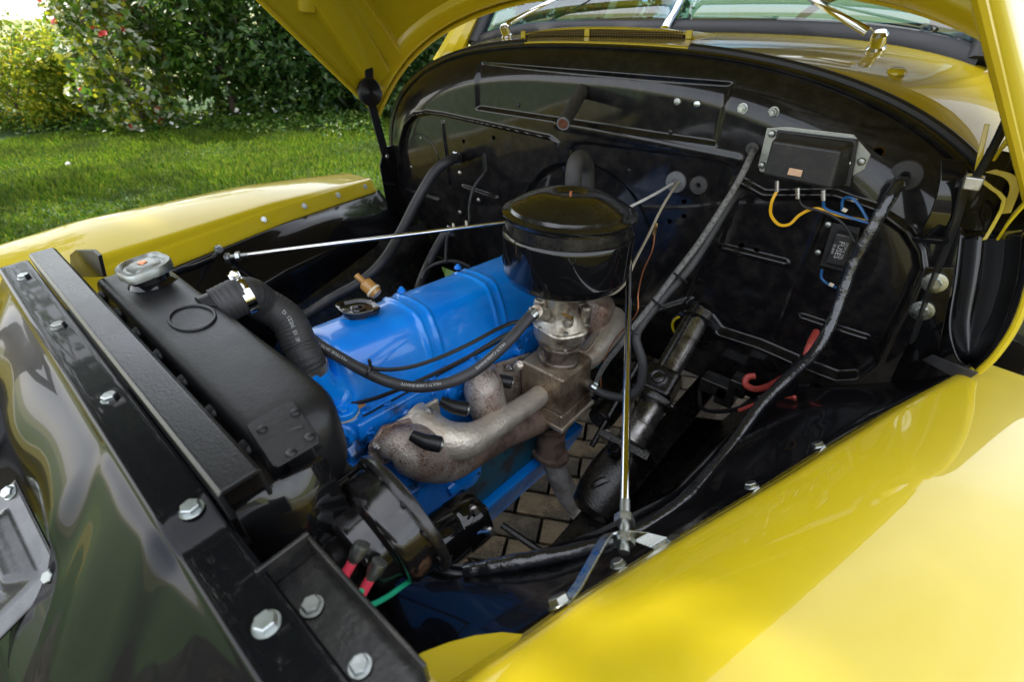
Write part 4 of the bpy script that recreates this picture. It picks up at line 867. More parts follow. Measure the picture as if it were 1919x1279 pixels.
#=HORN
hc = P(752, 965, d=.565); ha = (-_r*.70-_u*.52-_f*.49).normalized()
horn = thing('horn', 'gloss black disc horn with rusty freckles behind the side baffle', 'horn', hc)
HRr = .081
MB().lathe([(.0, -.012), (HRr*.8, -.012), (HRr*.97, -.008), (HRr, -.003), (HRr, .0), (HRr*.97, .003), (HRr*.86, .003), (HRr*.84, .006)], hc, ha, 64).build('rim', 'black_dusty', horn, smooth=40)
MB().lathe([(HRr*.86, .002), (HRr*.855, .026), (HRr*.84, .032), (HRr*.80, .0355), (HRr*.70, .037), (HRr*.665, .039), (HRr*.655, .044), (HRr*.65, .058), (HRr*.62, .064), (HRr*.56, .067), (HRr*.46, .068), (HRr*.43, .071), (HRr*.42, .080), (HRr*.38, .086), (HRr*.25, .088), (0, .089)], hc, ha, 64).build('shell', 'black_horn', horn, smooth=40)
for t in np.linspace(0, 2*math.pi, 13)[:-1]:
    u, v_, a_ = frame(ha); bolt(hc+(u*math.cos(t)+v_*math.sin(t))*HRr*.92+ha*.003, ha, .0045, horn, 's', 'black_satin', name='rivet')
for (u, v, dd) in [(664, 1048, -.085), (697, 1080, -.085)]:
    q = P(u, v, d=.565+dd); dn = (P(650, 1100, d=.55)-P(690, 1030, d=.55)).normalized()
    MB().lathe([(.008, -.016), (.008, -.006), (.006, .0), (.0045, .004), (.0045, .010), (0, .010)], q, dn, 14).build('terminal_post', 'zinc_dull', horn)
    MB().tube([q+dn*.004, q+dn*.023], .0052, 12, 1).build('terminal_sleeve', 'terminal_pink', horn)
MB().lathe([(.018, -.02), (.018, .0), (.012, .006), (0, .007)], P(640, 940, d=.56), ha, 16).build('adjuster', 'black_dusty', horn)
MB().grid([[P(606, 950, d=.60)+V(0, 0, .008), P(606, 950, d=.60)-V(0, 0, .008)], [P(640, 985, d=.57)+V(0, 0, .008), P(640, 985, d=.57)-V(0, 0, .008)], [P(690, 1015, d=.55)+V(0, 0, .008), P(690, 1015, d=.55)-V(0, 0, .008)]]).build('mounting_strap', 'black_satin', horn, solid=.003)
hose('horn_wire', [(648, 1088, .472), (654, 1102, .472), (668, 1112, .472)], .0028, 'wire_grey', 'short grey wire between the two pink horn terminals', 'wire', 8)
hose('green_wire', [(678, 1108, .472), (668, 1124, .475), (690, 1136, .48), (725, 1120, .50), (765, 1092, .53), (790, 1078, .57)], .003, 'wire_green', 'green wire looping from the lower horn terminal', 'wire', 8)
#=GENERATOR
gc = P(893, 965, d=.95); ga = V(.10, 1, -.06).normalized()
gen = thing('generator', 'black cylindrical generator half hidden behind the horn', 'generator', gc-V(0, .1, .05))
MB().lathe([(0, -.21), (.050, -.21), (.053, -.20), (.053, -.058), (.0515, -.056), (.0515, -.052), (.053, -.050), (.053, -.008), (.048, .002), (.038, .006), (.016, .008), (.014, .02), (0, .02)], gc, ga, 40).build('casing', 'black_gloss', gen, smooth=40)
u, v_, a_ = frame(ga)
for t in (.4, 2.2, 3.9, 5.4): bolt(gc+(u*math.cos(t)+v_*math.sin(t))*.036+ga*.005, ga, .0055, gen, 's', 'steel_worn', name='screw')
for (pu, pv_) in [(888, 957), (917, 997), (852, 987)]:
    q = P(pu, pv_, d=.90 if pu > 860 else .91); MB().lathe([(.009, -.01), (.009, .002), (.005, .004), (.005, .014), (0, .014)], q, (.8, -.2, .4), 12).build('terminal', 'steel_worn', gen)
hose('generator_lead', [(917, 997, .89), (895, 1000, .89), (868, 1020, .88), (845, 1060, .86), (842, 1078, .80)], .0032, 'wire_blue', 'blue lead from the generator terminal down to the harness', 'wire', 8)
hose('generator_earth', [(888, 957, .89), (870, 985, .885), (850, 1030, .87), (838, 1075, .80)], .0028, 'wire_black', 'thin black lead from the generator top terminal', 'wire', 8)
#=STEERING
sc_ = thing('steering_column', 'oily steering column and box running forward from the firewall hole', 'steering column', (-.33, .85, .6))
s0, s1 = V(-.338, 1.085, .895), V(-.332, .640, .615); sd = (s1-s0).normalized(); SL = (s1-s0).length
def SP(t, off=V(0, 0, 0)): return s0+sd*SL*t+off
MB().tube([SP(-.02), SP(.36)], .023, 24, 1).build('column_tube', 'steel_dark', sc_)
MB().tube([SP(-.05, V(-.026, 0, .012)), SP(.34, V(-.026, 0, .012))], .010, 14, 1).build('shift_rod', 'black_oily', sc_)
u, v_, a_ = frame(sd)
cpl = MB(); cpl.obox(SP(.40, V(-.006, 0, .004)), u*.040, v_*.036, sd*.036); cpl.build('coupling_box', 'black_oily', sc_, bevel=.012, seg=3)
MB().lathe([(.022, 0), (.022, .005), (.017, .008), (.013, .006), (.009, .008), (0, .008)], SP(.40, V(-.006, 0, .004))+v_*(.036 if v_.dot(ORG-SP(.4)) > 0 else -.036), v_ if v_.dot(ORG-SP(.4)) > 0 else -v_, 24).build('cover_cap', 'black_oily', sc_)
MB().lathe([(.046, -.006), (.047, 0), (.047, .008), (.044, .012)], SP(.475), sd, 28, ex=lambda t: 1+.10*math.cos(3*t)).build('clamp_collar', 'black_oily', sc_)
for t in (.3, 2.4, 4.5): bolt(SP(.48)+(u*math.cos(t)+v_*math.sin(t))*.044, -sd, .007, sc_, 'h', 'steel_worn')
MB().lathe([(.031, 0), (.033, .005), (.033, .06), (.035, .062), (.035, .11), (.031, .115)], SP(.49), sd, 36).build('lower_column', 'steel_dark', sc_)
pf_ = MB(); pf_.obox(SP(.735), u*.062, v_*.045, sd*.010); pf_.build('mounting_flange', 'black_oily', sc_, bevel=.003)
for a, b in ((-.05, -.03), (.05, -.03), (-.05, .03), (.05, .03)): bolt(SP(.72)+u*a+v_*b, -sd, .008, sc_, 'h', 'steel_worn')
gb_ = MB(); gb_.lathe([(.040, 0), (.045, .02), (.052, .06), (.054, .11), (.048, .15), (.03, .165), (0, .168)], SP(.75), sd, 32, ex=lambda t: 1+.10*math.cos(2*t)); gb_.build('gear_box', 'black_oily', sc_)
sdw = V(.55, -.55, .25).normalized(); MB().lathe([(.050, -.05), (.050, .012), (.044, .018), (.02, .022), (0, .022)], SP(.93)+V(.012, -.01, .0), sdw, 28).build('sector_cover', 'black_oily', sc_)
MB().lathe([(.016, 0), (.016, .018), (.012, .024), (0, .025)], P(1152, 850, d=dep(SP(.85))-.055), (0, -.3, 1), 14).build('filler_plug', 'black_gloss', sc_)
rg = F(1303, 612); ring = MB(); ring.tube([V(rg.x+.052*math.cos(t), YF-.016, rg.z+.040*math.sin(t)) for t in np.linspace(0, math.pi*2, 33)], .007, 8, 1, False); ring.build('floor_seal', 'black_gloss', sc_)
MB().tube([V(rg.x+.050*math.cos(t), YF-.024, rg.z+.038*math.sin(t)) for t in np.linspace(2.4, 4.0, 12)], .0035, 6, 1).build('yellow_edge', 'yellow', sc_)
#=FIREWALL_FITTINGS
def grommet(u, v, r, m, hole=True):
    p = F(u, v); b = MB(); b.lathe([(r, -.004), (r, .002), (r*.94, .0045), (r*.35, .006), (r*.26, .004)]+([(r*.24, -.004), (0, -.004)] if hole else [(r*.22, .005), (0, .005)]), p, (0, -1, 0), 36)
    return b.build('grommet', m, fw)
grommet(1697, 329, .0262, 'rubber_matte'); grommet(1267, 341, .0245, 'rubber_grey', False); grommet(1310, 347, .0205, 'rubber_matte'); grommet(1411, 278, .013, 'rubber_matte'); grommet(1386, 360, .012, 'rubber_matte')
for u, v in [(1392, 203), (1450, 210)]: bolt(F(u, v), (0, -1, .05), .0085, fw, 'n', 'zinc')
for u, v in [(1270, 190), (1307, 195)]: bolt(F(u, v), (0, -1, .05), .0085, fw, 's', 'zinc', name='screw')
for u, v in [(862, 324), (862, 398), (897, 375)]: bolt(F(u, v), (0, -1, .05), .0075, fw, 's', 'steel_worn', name='screw')
for u, v in [(1257, 247), (972, 197), (1180, 320)]: bolt(F(u, v), (0, -1, 0), .006, fw, 's', 'black_satin', name='plug')
for u, v in [(1282, 378), (1282, 405), (1255, 415), (1390, 460), (1418, 469), (1645, 286), (869, 265), (925, 258), (1655, 722)]:
    p = F(u, v); r_ = .0055 if u not in (1645, 1655) else .008
    MB().lathe([(r_, -.001), (r_*1.25, .0008), (r_*1.3, .0), (r_*1.3, -.002)], p, (0, -1, 0), 16).build('hole_rim', 'black_gloss' if u not in (1645,) else 'brass', fw); MB().lathe([(r_, .0), (0, .0)], p+V(0, -.0006, 0), (0, -1, 0), 14).build('hole', 'dark_hole', fw)
p = F(794, 297); MB().lathe([(.0795, -.002), (.0795, .0012), (.078, .0022), (0, .0024)], p, (0, -1, 0), 64).build('cover_plate', 'black_firewall', fw, smooth=30)
for u, v in [(790, 258), (772, 312)]: bolt(F(u, v, .003), (0, -1, 0), .0042, fw, 's', 'zinc_dull', name='screw')
sl_ = MB(); sl_.prism([F(909, 293, .001)+V(.011*math.cos(t)*.8, 0, .011*math.sin(t)+(.0 if math.sin(t) > 0 else -.035)) for t in np.linspace(0, 2*math.pi, 24, endpoint=False)], (0, -.0015, 0)); sl_.build('slot', 'dark_hole', fw)
# drain tube sticking out of the upper panel
d0, d1 = F(1089, 168)+V(0, .01, 0), P(1055, 232, y=.94)
o, _ = hose('drain_tube', [d0, d0.lerp(d1, .5), d1], .0150, 'rubber_matte', 'short grey rubber drain tube poking out of the upper firewall panel', 'tube', 20, 2)
MB().lathe([(.0152, -.001), (.0135, .0006), (.0115, .0004), (.011, -.003)], d1, d1-d0, 20).build('tube_lip', 'rubber_grey', o); MB().lathe([(.0112, .0002), (0, .0002)], d1, d1-d0, 18).build('tube_bore', 'copper', o)
# voltage regulator / control box
vr = thing('control_box', 'black control box with orange sticker on a silver plate on the firewall', 'control box', F(1520, 300))
plp = [(1437, 240), (1475, 237), (1600, 252), (1632, 290), (1620, 318), (1560, 352), (1520, 340), (1424, 322), (1420, 312)]
yb = YF-.006
MB().prism([P(u, v, y=yb) for u, v in plp], (0, .003, 0)).build('back_plate', 'zinc_dull', vr, bevel=.001)
bx0 = [P(u, v, y=yb) for u, v in [(1462, 245), (1606, 262), (1592, 346), (1448, 320)]]; bx1 = [P(u, v, y=yb-.058) for u, v in [(1447, 262), (1578, 282), (1556, 356), (1428, 329)]]
bxm = MB(); bxm.add(bx0+bx1, [(0, 1, 2, 3), (7, 6, 5, 4)]+[(i, 4+i, 4+(i+1) % 4, (i+1) % 4) for i in range(4)]); bxm.build('cover', 'relay_black', vr, bevel=.006, seg=3)
bxl = MB(); cc = sum(bx0, V(0, 0, 0))/4; bl = [cc+(q-cc)*1.05+V(0, -.001, 0) for q in bx0]; bxl.prism(bl, (0, -.010, 0)); bxl.build('cover_lip', 'relay_black', vr, bevel=.002)
fx = (bx1[1]-bx1[0]).normalized(); fz = (bx1[0]-bx1[3]).normalized(); fn_ = fx.cross(fz); fn_ = fn_ if fn_.y < 0 else -fn_
sc0 = P(1490, 323, y=bx1[0].y-.0012); MB().prism([sc0+fx*a+fz*b for a, b in ((-.0115, -.006), (.0115, -.006), (.0115, .006), (-.0115, .006))], fn_*.0006).build('sticker', 'sticker', vr, bevel=.0003)
for u, v in [(1446, 251), (1427, 310), (1614, 303)]: bolt(P(u, v, y=yb-.003), (0, -1, 0), .0065, vr, 's', 'zinc_dull', name='screw')
bolt(P(1590, 306, y=yb-.01), (0, -1, 0), .0045, vr, 's', 'zinc', name='screw')
for (u, v) in [(1456, 345), (1495, 358), (1543, 362)]: MB().tube([P(u, v-6, y=YF-.045), P(u, v+14, y=YF-.045)], .0042, 10, 1).build('terminal', 'steel_worn', vr)
hose('orange_wire', [(1456, 358, 'y', YF-.045), (1446, 380, 'y', YF-.05), (1445, 403, 'y', YF-.045), (1460, 421, 'y', YF-.04), (1480, 420, 'y', YF-.035), (1500, 402, 'y', YF-.03), (1530, 391, 'y', YF-.03), (1570, 403, 'y', YF-.03), (1626, 415, 'y', YF-.03)], .0030, 'wire_yellow', 'orange wire looping below the control box', 'wire', 8)
hose('grey_wire', [(1495, 365, 'y', YF-.045), (1503, 385, 'y', YF-.04), (1530, 394, 'y', YF-.034), (1560, 405, 'y', YF-.034), (1585, 425, 'y', YF-.04), (1602, 455, 'y', YF-.055)], .0026, 'wire_black', 'dark wire from the middle terminal of the control box', 'wire', 8)
hose('blue_wire', [(1543, 372, 'y', YF-.045), (1546, 390, 'y', YF-.036), (1570, 400, 'y', YF-.036), (1600, 410, 'y', YF-.036), (1628, 418, 'y', YF-.04)], .0026, 'wire_blue', 'blue wire from the control box to the taped loom', 'wire', 8)
hose('blue_wire', [(1578, 395, 'y', YF-.02), (1580, 374, 'y', YF-.022), (1596, 371, 'y', YF-.03), (1612, 388, 'y', YF-.035), (1626, 412, 'y', YF-.04)], .0026, 'wire_blue', 'blue wire arching beside the taped loom above the fuse box', 'wire', 8)
# fuse box
fb = thing('fuse_box', 'small black fuse box with white lettering on the firewall', 'fuse box', F(1562, 460))
q = [P(u, v, y=YF-.008) for u, v in [(1560, 418), (1612, 428), (1592, 512), (1536, 498)]]
MB().prism(q, (0, .004, 0)).build('base_plate', 'relay_black', fb, bevel=.001)
q0_ = [P(u, v, y=YF-.010) for u, v in [(1570, 430), (1608, 438), (1586, 505), (1545, 494)]]; q1_ = [P(u, v, y=YF-.032) for u, v in [(1566, 436), (1600, 443), (1580, 502), (1545, 492)]]
fbm = MB(); fbm.add(q0_+q1_, [(0, 1, 2, 3), (7, 6, 5, 4)]+[(i, 4+i, 4+(i+1) % 4, (i+1) % 4) for i in range(4)]); fbm.build('cover', 'relay_black', fb, bevel=.005, seg=3)
dnv = (q1_[3]-q1_[0]).normalized(); acr = (q1_[1]-q1_[0]).normalized(); nrm_ = dnv.cross(acr).normalized(); nrm_ = nrm_ if nrm_.y < 0 else -nrm_
ctr = sum(q1_, V(0, 0, 0))/4+nrm_*.0008
text_at('FUSES', ctr, dnv, acr, .0135, 'print_white', fb); text_at('STOP & TAIL', ctr+acr*.0085, dnv, acr, .0062, 'print_white', fb); text_at('20 AMP', ctr-acr*.0095, dnv, acr, .0062, 'print_white', fb)
for u, v in [(1552, 421), (1533, 473)]: bolt(P(u, v, y=YF-.010), (0, -1, 0), .0062, fb, 's', 'zinc_dull', name='screw')
hose('blue_wire', [(1540, 505, 'y', YF-.015), (1540, 522, 'y', YF-.015), (1556, 535, 'y', YF-.02), (1575, 541, 'y', YF-.03)], .0026, 'wire_blue', 'blue wire below the fuse box running into the loom', 'wire', 8)
for (u, v) in [(1558, 534), (1583, 394), (1601, 375), (1535, 393)]: MB().tube([P(u-4, v-2, y=YF-.026), P(u+4, v+2, y=YF-.026)], .0036, 8, 1).build('wire_marker', 'cream', fw)
# taped wiring loom
lz = .972
loom = [(1693, 338, 'y', YF+.01), (1680, 352, 'y', YF-.03), (1655, 392, 'y', YF-.05), (1628, 440, 'y', YF-.06), (1600, 490, 'y', YF-.065), (1578, 550, 'y', YF-.08), (1560, 600, 'y', YF-.10), (1530, 655, 'y', YF-.14), (1480, 705, 'y', .86), (1425, 760, 'y', .77), (1375, 830, 'y', .67), (1320, 900, 'y', .565), (1262, 955, 'y', .475), (1190, 1000, 'y', .40), (1100, 1030, 'y', .335), (1010, 1048, 'y', .285), (930, 1062, 'y', .245), (870, 1074, 'y', .215)]
o, lp_ = hose('wiring_loom', loom, [.0098, .0105, .0102, .0108, .0115, .0105, .0100, .0098, .0100, .0098, .0098, .0100, .0098, .0100, .0105, .0112, .011, .009], 'tape', 'thick loom wrapped in shiny black tape running along the near inner fender', 'wiring loom', 16, 8, sc=lambda t: 1+.05*math.sin(t*160)+.03*math.sin(t*71))
# red cables near the loom
hose('red_cable', [(1530, 622, 'y', YF-.03), (1522, 640, 'y', YF-.06), (1512, 660, 'y', YF-.08), (1505, 690, 'y', YF-.10)], [.007, .0085, .006, .004], 'cable_red', 'short red cable end poking out beside the loom', 'cable', 10)
hose('red_cable', [(1415, 705, 'y', .98), (1400, 708, 'y', .97), (1398, 722, 'y', .96), (1418, 730, 'y', .95), (1445, 722, 'y', .93), (1470, 708, 'y', .90)], .007, 'cable_red', 'curled red cable below the firewall lip behind the loom', 'cable', 10)
hose('red_cable', [(1385, 770, 'y', .88), (1420, 757, 'y', .88), (1460, 752, 'y', .88), (1490, 745, 'y', .87)], .004, 'cable_red', 'thin dull red cable lying under the loom on the dark panel', 'cable', 8)
sol = thing('starter_switch', 'dusty black switch block low under the firewall', 'switch', P(1370, 730, y=1.02))
for (a, b, w_, h_) in [(1342, 722, .035, .02), (1362, 738, .022, .026), (1386, 722, .02, .022)]:
    c = P(a, b, y=1.02); MB().obox(c, (w_, 0, 0), (0, .022, 0), (0, 0, h_)).build('block', 'black_dusty', sol, bevel=.004)
hose('dark_cable', [(1310, 735, 'y', 1.0), (1315, 765, 'y', .96), (1350, 772, 'y', .94), (1400, 762, 'y', .92), (1425, 745, 'y', .90)], .005, 'wire_black', 'black cable sagging below the switch block', 'cable', 8)
# cables and hoses -------------------------------------------------
hose('speedo_cable', [F(1411, 278)+V(0, .01, 0), (1404, 300, 'y', 1.04), (1375, 355, 'y', 1.01), (1310, 455, 'y', .95), (1260, 520, 'y', .90), (1222, 570, 'y', .86), (1188, 612, 'y', .82), (1168, 640, 'y', .80), (1130, 690, 'y', .80), (1108, 740, 'y', .80)], .0062, 'braid', 'grey spiral sheathed cable from the firewall grommet down past the carburettor', 'cable', 10)
o, cp_ = hose('fuel_line', [F(1386, 360)+V(0, .01, 0), (1370, 375, 'y', 1.03), (1300, 490, 'y', .95), (1245, 555, 'y', .89), (1205, 605, 'y', .84), (1192, 635, 'y', .81), (1204, 680, 'y', .80), (1198, 725, 'y', .79), (1170, 745, 'y', .775), (1130, 738, 'y', .765), (1106, 722, 'y', .76)], .0098, 'rubber_ribbed', 'thick braided grey hose looping back to the heat box fitting', 'hose', 12)
clamp_ring(cp_[-1]-cp_[-2], cp_[-1]*.7+cp_[-2]*.3, .0105, .012, o, 'zinc', True, (0, -.2, 1))
for (u, v, yv) in [(1268, 517, .91), (1228, 566, .87), (1182, 617, .82)]:
    MB().lathe([(.0185, -.002), (.0195, 0), (.0185, .002)], P(u+6, v+4, y=yv), P(1310, 460, y=.95)-P(1222, 575, y=.86), 16).build('cable_tie', 'wire_black', o)
hose('choke_cable', [F(1274, 339), (1255, 365, 'y', 1.03), (1235, 400, 'y', .99), (1216, 440, 'y', .95), (1190, 490, 'y', .88), (1172, 530, 'y', .84), (1150, 550, 'y', .81), (1128, 552, 'y', .80)], .0030, 'cable_beige', 'thin beige sheathed cable curving from the firewall grommet to the carburettor', 'cable', 8)
hose('throttle_rod', [F(1263, 343), (1225, 365, 'y', 1.02), (1186, 385, 'y', .97), (1150, 402, 'y', .93)], .0032, 'cable_white', 'thin pale cable running from the firewall grommet behind the air cleaner', 'cable', 8)
o, _ = hose('copper_line', [(1227, 440, 'y', .97), (1222, 470, 'y', .96), (1205, 510, 'y', .95), (1196, 550, 'y', .94), (1192, 590, 'y', .92), (1150, 640, 'y', .90), (1128, 690, 'y', .88), (1126, 730, 'y', .86)], .0016, 'copper', 'thin copper coloured line hanging from a brass union', 'pipe', 6)
MB().lathe([(.0045, -.014), (.0045, -.006), (.0030, -.005), (.0030, .0), (.0045, .001), (.0045, .010), (.003, .012)], P(1228, 428, y=.972), (0, 0, 1), 6).build('brass_union', 'brass', o)
# heater hose over the far side
hs1 = [F(862, 296)+V(0, -.005, 0), (845, 300, 'y', 1.02), (815, 322, 'y', .97), (780, 380, 'y', .90), (752, 435, 'y', .83), (718, 490, 'y', .74), (675, 530, 'y', .66), (625, 558, 'y', .58), (575, 590, 'y', .50), (545, 612, 'y', .44)]
o, q = hose('heater_hose', hs1, .0155, 'rubber', 'long black heater hose curving from the firewall over the far side to the engine front', 'hose', 18)
clamp_ring(q[1]-q[0], q[0].lerp(q[1], .3), .0162, .012, o, 'zinc', True, (.2, -.5, 1)); clamp_ring(q[8]-q[7], q[8], .0160, .012, o, 'rubber', False)
o, q = hose('heater_hose', [(850, 432, 'y', .96), (832, 442, 'y', .94), (815, 470, 'y', .90), (800, 500, 'y', .86), (788, 530, 'y', .80), (780, 560, 'y', .75)], .0135, 'rubber', 'short black heater hose dropping behind the valve cover near the far rod', 'hose', 16)
clamp_ring(q[1]-q[0], q[0].lerp(q[1], .2), .0142, .010, o, 'steel_worn', True, (0, -.5, 1))
hose('vacuum_hose', [(912, 318, 'y', 1.07), (905, 328, 'y', 1.05), (888, 352, 'y', 1.02), (880, 385, 'y', .99), (878, 418, 'y', .95), (858, 428, 'y', .92), (840, 440, 'y', .90), (836, 470, 'y', .86), (836, 492, 'y', .82)], .0042, 'rubber', 'thin black hose from the firewall slot tied to the far support rod', 'hose', 10)
hose('vacuum_hose', [(790, 522, 'y', .78), (800, 505, 'y', .80), (825, 492, 'y', .82), (855, 490, 'y', .84), (880, 500, 'y', .86)], .0045, 'rubber', 'thin black hose arching just behind the valve cover', 'hose', 10)
# fuel hose in front of the valve cover
fh = [(1000, 588, .872), (985, 602, .862), (962, 630, .845), (930, 662, .835), (890, 695, .83), (840, 718, .825), (785, 726, .825), (735, 718, .825), (690, 700, .83), (640, 672, .845), (600, 648, .86), (575, 628, .875)]
o, fq = hose('fuel_hose', fh, .0098, 'rubber', 'printed black rubber fuel hose sagging across the blue valve cover', 'hose', 14)
clamp_ring(fq[1]-fq[0], fq[0].lerp(fq[1], .2), .0105, .012, o, 'zinc', True, (.2, 0, 1))
text_on_tube('MULTI CARBURANTE', fq, .0098, .245, .0072, 'print_white', o, flip=1); text_on_tube('MULTIFUEL GATES A', fq, .0098, .415, .0072, 'print_white', o, flip=1); text_on_tube('MULTI CARBURANTE', fq, .0098, .115, .0068, 'print_white', o, flip=1)
tie = P(694, 698, d=.83); MB().lathe([(.0115, -.0025), (.0125, 0), (.0115, .0025)], tie, fq[8]-fq[7], 16).build('cable_tie', 'wire_black', o); MB().obox(P(694, 685, d=.826), (.0022, 0, 0), (0, .002, 0), (0, 0, .012)).build('tie_tail', 'wire_black', o)
hose('plug_lead', [(992, 603, .90), (965, 604, .895), (930, 618, .875), (880, 645, .86), (820, 672, .845), (760, 690, .835), (705, 692, .828), (655, 676, .835), (615, 655, .85), (585, 635, .87)], .0036, 'wire_black', 'thin black lead lying along the valve cover just above the printed fuel hose', 'wire', 8)
hose('plug_lead', [(985, 612, .91), (940, 632, .905), (880, 668, .895), (820, 698, .89), (760, 725, .88), (700, 748, .88), (655, 758, .885), (638, 754, .89)], .0040, 'wire_black', 'black lead running along the cylinder head below the valve cover edge', 'wire', 8)
# inline plastic filter
pcv = thing('inline_filter', 'small amber plastic filter behind the oil filler cap', 'filter', P(690, 540, d=1.0))
f0, f1 = P(668, 516, d=1.0), P(708, 553, d=1.0); fa = (f1-f0).normalized()
MB().lathe([(.0065, 0), (.0065, .020), (.013, .023), (.0145, .026), (.0145, .044), (.016, .0455), (.016, .050), (.0145, .052), (.012, .058), (0, .058)], f0, fa, 28).build('housing', 'amber', pcv)
MB().lathe([(.0163, .0455), (.0165, .0478), (.0163, .050)], f0, fa, 28).build('seam_ring', 'cream', pcv)
# support rods between fenders and firewall
def rod(b0, b1, c, e, label, nut):
    t = thing('support_rod', label, 'rod', b0); d = (e-c).normalized()
    MB().tube([c, e], .0058, 14, 1).build('bar', 'chrome', t); MB().tube([c-d*.022, c+d*.045], .0064, 12, 1).build('thread', 'zinc_dull', t)
    for k in (.014, -.012): MB().lathe([(.0125, 0), (.0125, .010), (.010, .012)], c+d*k, d, 6).build('lock_nut', 'zinc', t)
    return t
nc = P(1170, 1003, z=1.035); ne = V(-.50, 1.075, 1.0); ne = P(1181, 400, y=1.072)
rt_ = rod(nc, nc, nc, ne, 'chrome support rod rising from a bent bracket on the near inner fender', 0)
strap = [P(1056, 1136, z=1.062), P(1084, 1098, z=1.060), P(1128, 1018, z=1.040), P(1140, 1003, z=1.036), P(1160, 998, z=1.036), P(1185, 1002, z=1.036), P(1200, 1006, z=1.034), P(1235, 1018, z=1.034), P(1272, 1026, z=1.045)]
wd = [(.005, -.003, .004), (.006, .010, .006)]
pp = strap; MB().grid([[q_-Vector(wd[0]).lerp(Vector(wd[1]), i/8), q_+Vector(wd[0]).lerp(Vector(wd[1]), i/8)] for i, q_ in enumerate(pp)]).build('bent_bracket', 'zinc', rt_, smooth=50, solid=.003, bevel=.0006)
bolt(strap[0]+V(-.002, -.002, .002), (-.8, .3, .5), .0105, rt_); bolt(strap[-1]+V(-.004, 0, .002), (-.5, .2, .8), .009, rt_)
fc = P(432, 482, x=CX-HW(.38)+.02); fe = P(985, 412, y=1.074)
rf_ = rod(fc, fc, fc, fe, 'chrome support rod crossing from the far fender bracket to the firewall', 0)
bs = [P(330, 510, x=-1.20), P(365, 500, x=-1.27), P(398, 486, x=-1.33), P(410, 470, x=-1.38)]
MB().grid([[q_-V(.008, 0, .010), q_+V(.004, 0, .008)] for q_ in bs]).build('bent_bracket', 'black_satin', rf_, solid=.003); bolt(P(410, 467, x=-1.365), (1, -.4, .2), .009, rf_)
for (u, v) in [(850, 425), (874, 420)]: MB().lathe([(.009, -.003), (.011, 0), (.009, .003)], P(u, v, d=dep(fc.lerp(fe, .80))), fe-fc, 14).build('cable_tie', 'cream', rf_)
hose('wire_stub', [(820, 1062, .70), (850, 1072, .66), (880, 1066, .66), (905, 1062, .67)], .003, 'wire_lime', 'lime green wire emerging from the loom end behind the horn', 'wire', 8)
hose('wire_stub', [(800, 1062, .66), (835, 1074, .64), (870, 1078, .64)], .005, 'wire_black', 'black loom tail ending behind the horn', 'wire', 8)
hose('brake_rod', [(940, 985, 1.25), (1010, 1032, 1.22), (1060, 1060, 1.2)], .009, 'black_oily', 'dark rod crossing low above the brick pavers', 'rod', 8)
#=GARDEN
def leafmesh(name, cen, nrm, size, m, parent=None, asp=.55, kind=None):
    n = len(cen); a = rng.normal(size=(n, 3)); nrm = nrm/np.linalg.norm(nrm, axis=1, keepdims=True)
    t = a-nrm*(a*nrm).sum(1, keepdims=True); t /= np.linalg.norm(t, axis=1, keepdims=True); b = np.cross(nrm, t)
    s = (size*rng.uniform(.6, 1.35, n))[:, None]
    v = np.stack([cen-t*s, cen-b*s*asp+nrm*s*.18, cen+t*s, cen+b*s*asp+nrm*s*.18], 1).reshape(-1, 3)
    i = np.arange(n)[:, None]*4; f = np.concatenate([i+np.array([[0, 1, 2]]), i+np.array([[0, 2, 3]])], 1).reshape(-1, 3)
    return tris(name, v, f, m, parent, kind)
def tris(name, v, f, m, parent=None, kind=None):
    me = bpy.data.meshes.new(name); me.vertices.add(len(v)); me.vertices.foreach_set('co', v.astype(np.float32).ravel()); k = len(f)
    me.loops.add(k*3); me.loops.foreach_set('vertex_index', f.astype(np.int32).ravel()); me.polygons.add(k)
    me.polygons.foreach_set('loop_start', np.arange(0, k*3, 3, dtype=np.int32)); me.polygons.foreach_set('loop_total', np.full(k, 3, np.int32)); me.update(calc_edges=True)
    me.materials.append(M[m]); o = bpy.data.objects.new(name, me); COL.objects.link(o)
    if parent: par(o, parent)
    if kind: o['kind'] = kind
    return o
def clumps(c, r, nc, nl, cr, hollow=.35):
    d = rng.normal(size=(nc, 3)); d /= np.linalg.norm(d, axis=1, keepdims=True)
    k = c+d*np.array(r)*(rng.uniform(hollow, 1.0, nc)**.6)[:, None]; rr = cr*rng.uniform(.6, 1.4, nc)
    e = rng.normal(size=(nc, nl, 3)); e /= np.linalg.norm(e, axis=2, keepdims=True); e *= (rng.uniform(.25, 1, (nc, nl))**.5)[:, :, None]
    p = (k[:, None, :]+e*rr[:, None, None]).reshape(-1, 3); nn = (e*.6+rng.normal(size=e.shape)*.5+np.array([0, 0, .5])).reshape(-1, 3)
    ok = p[:, 2] > .03; return p[ok], nn[ok]
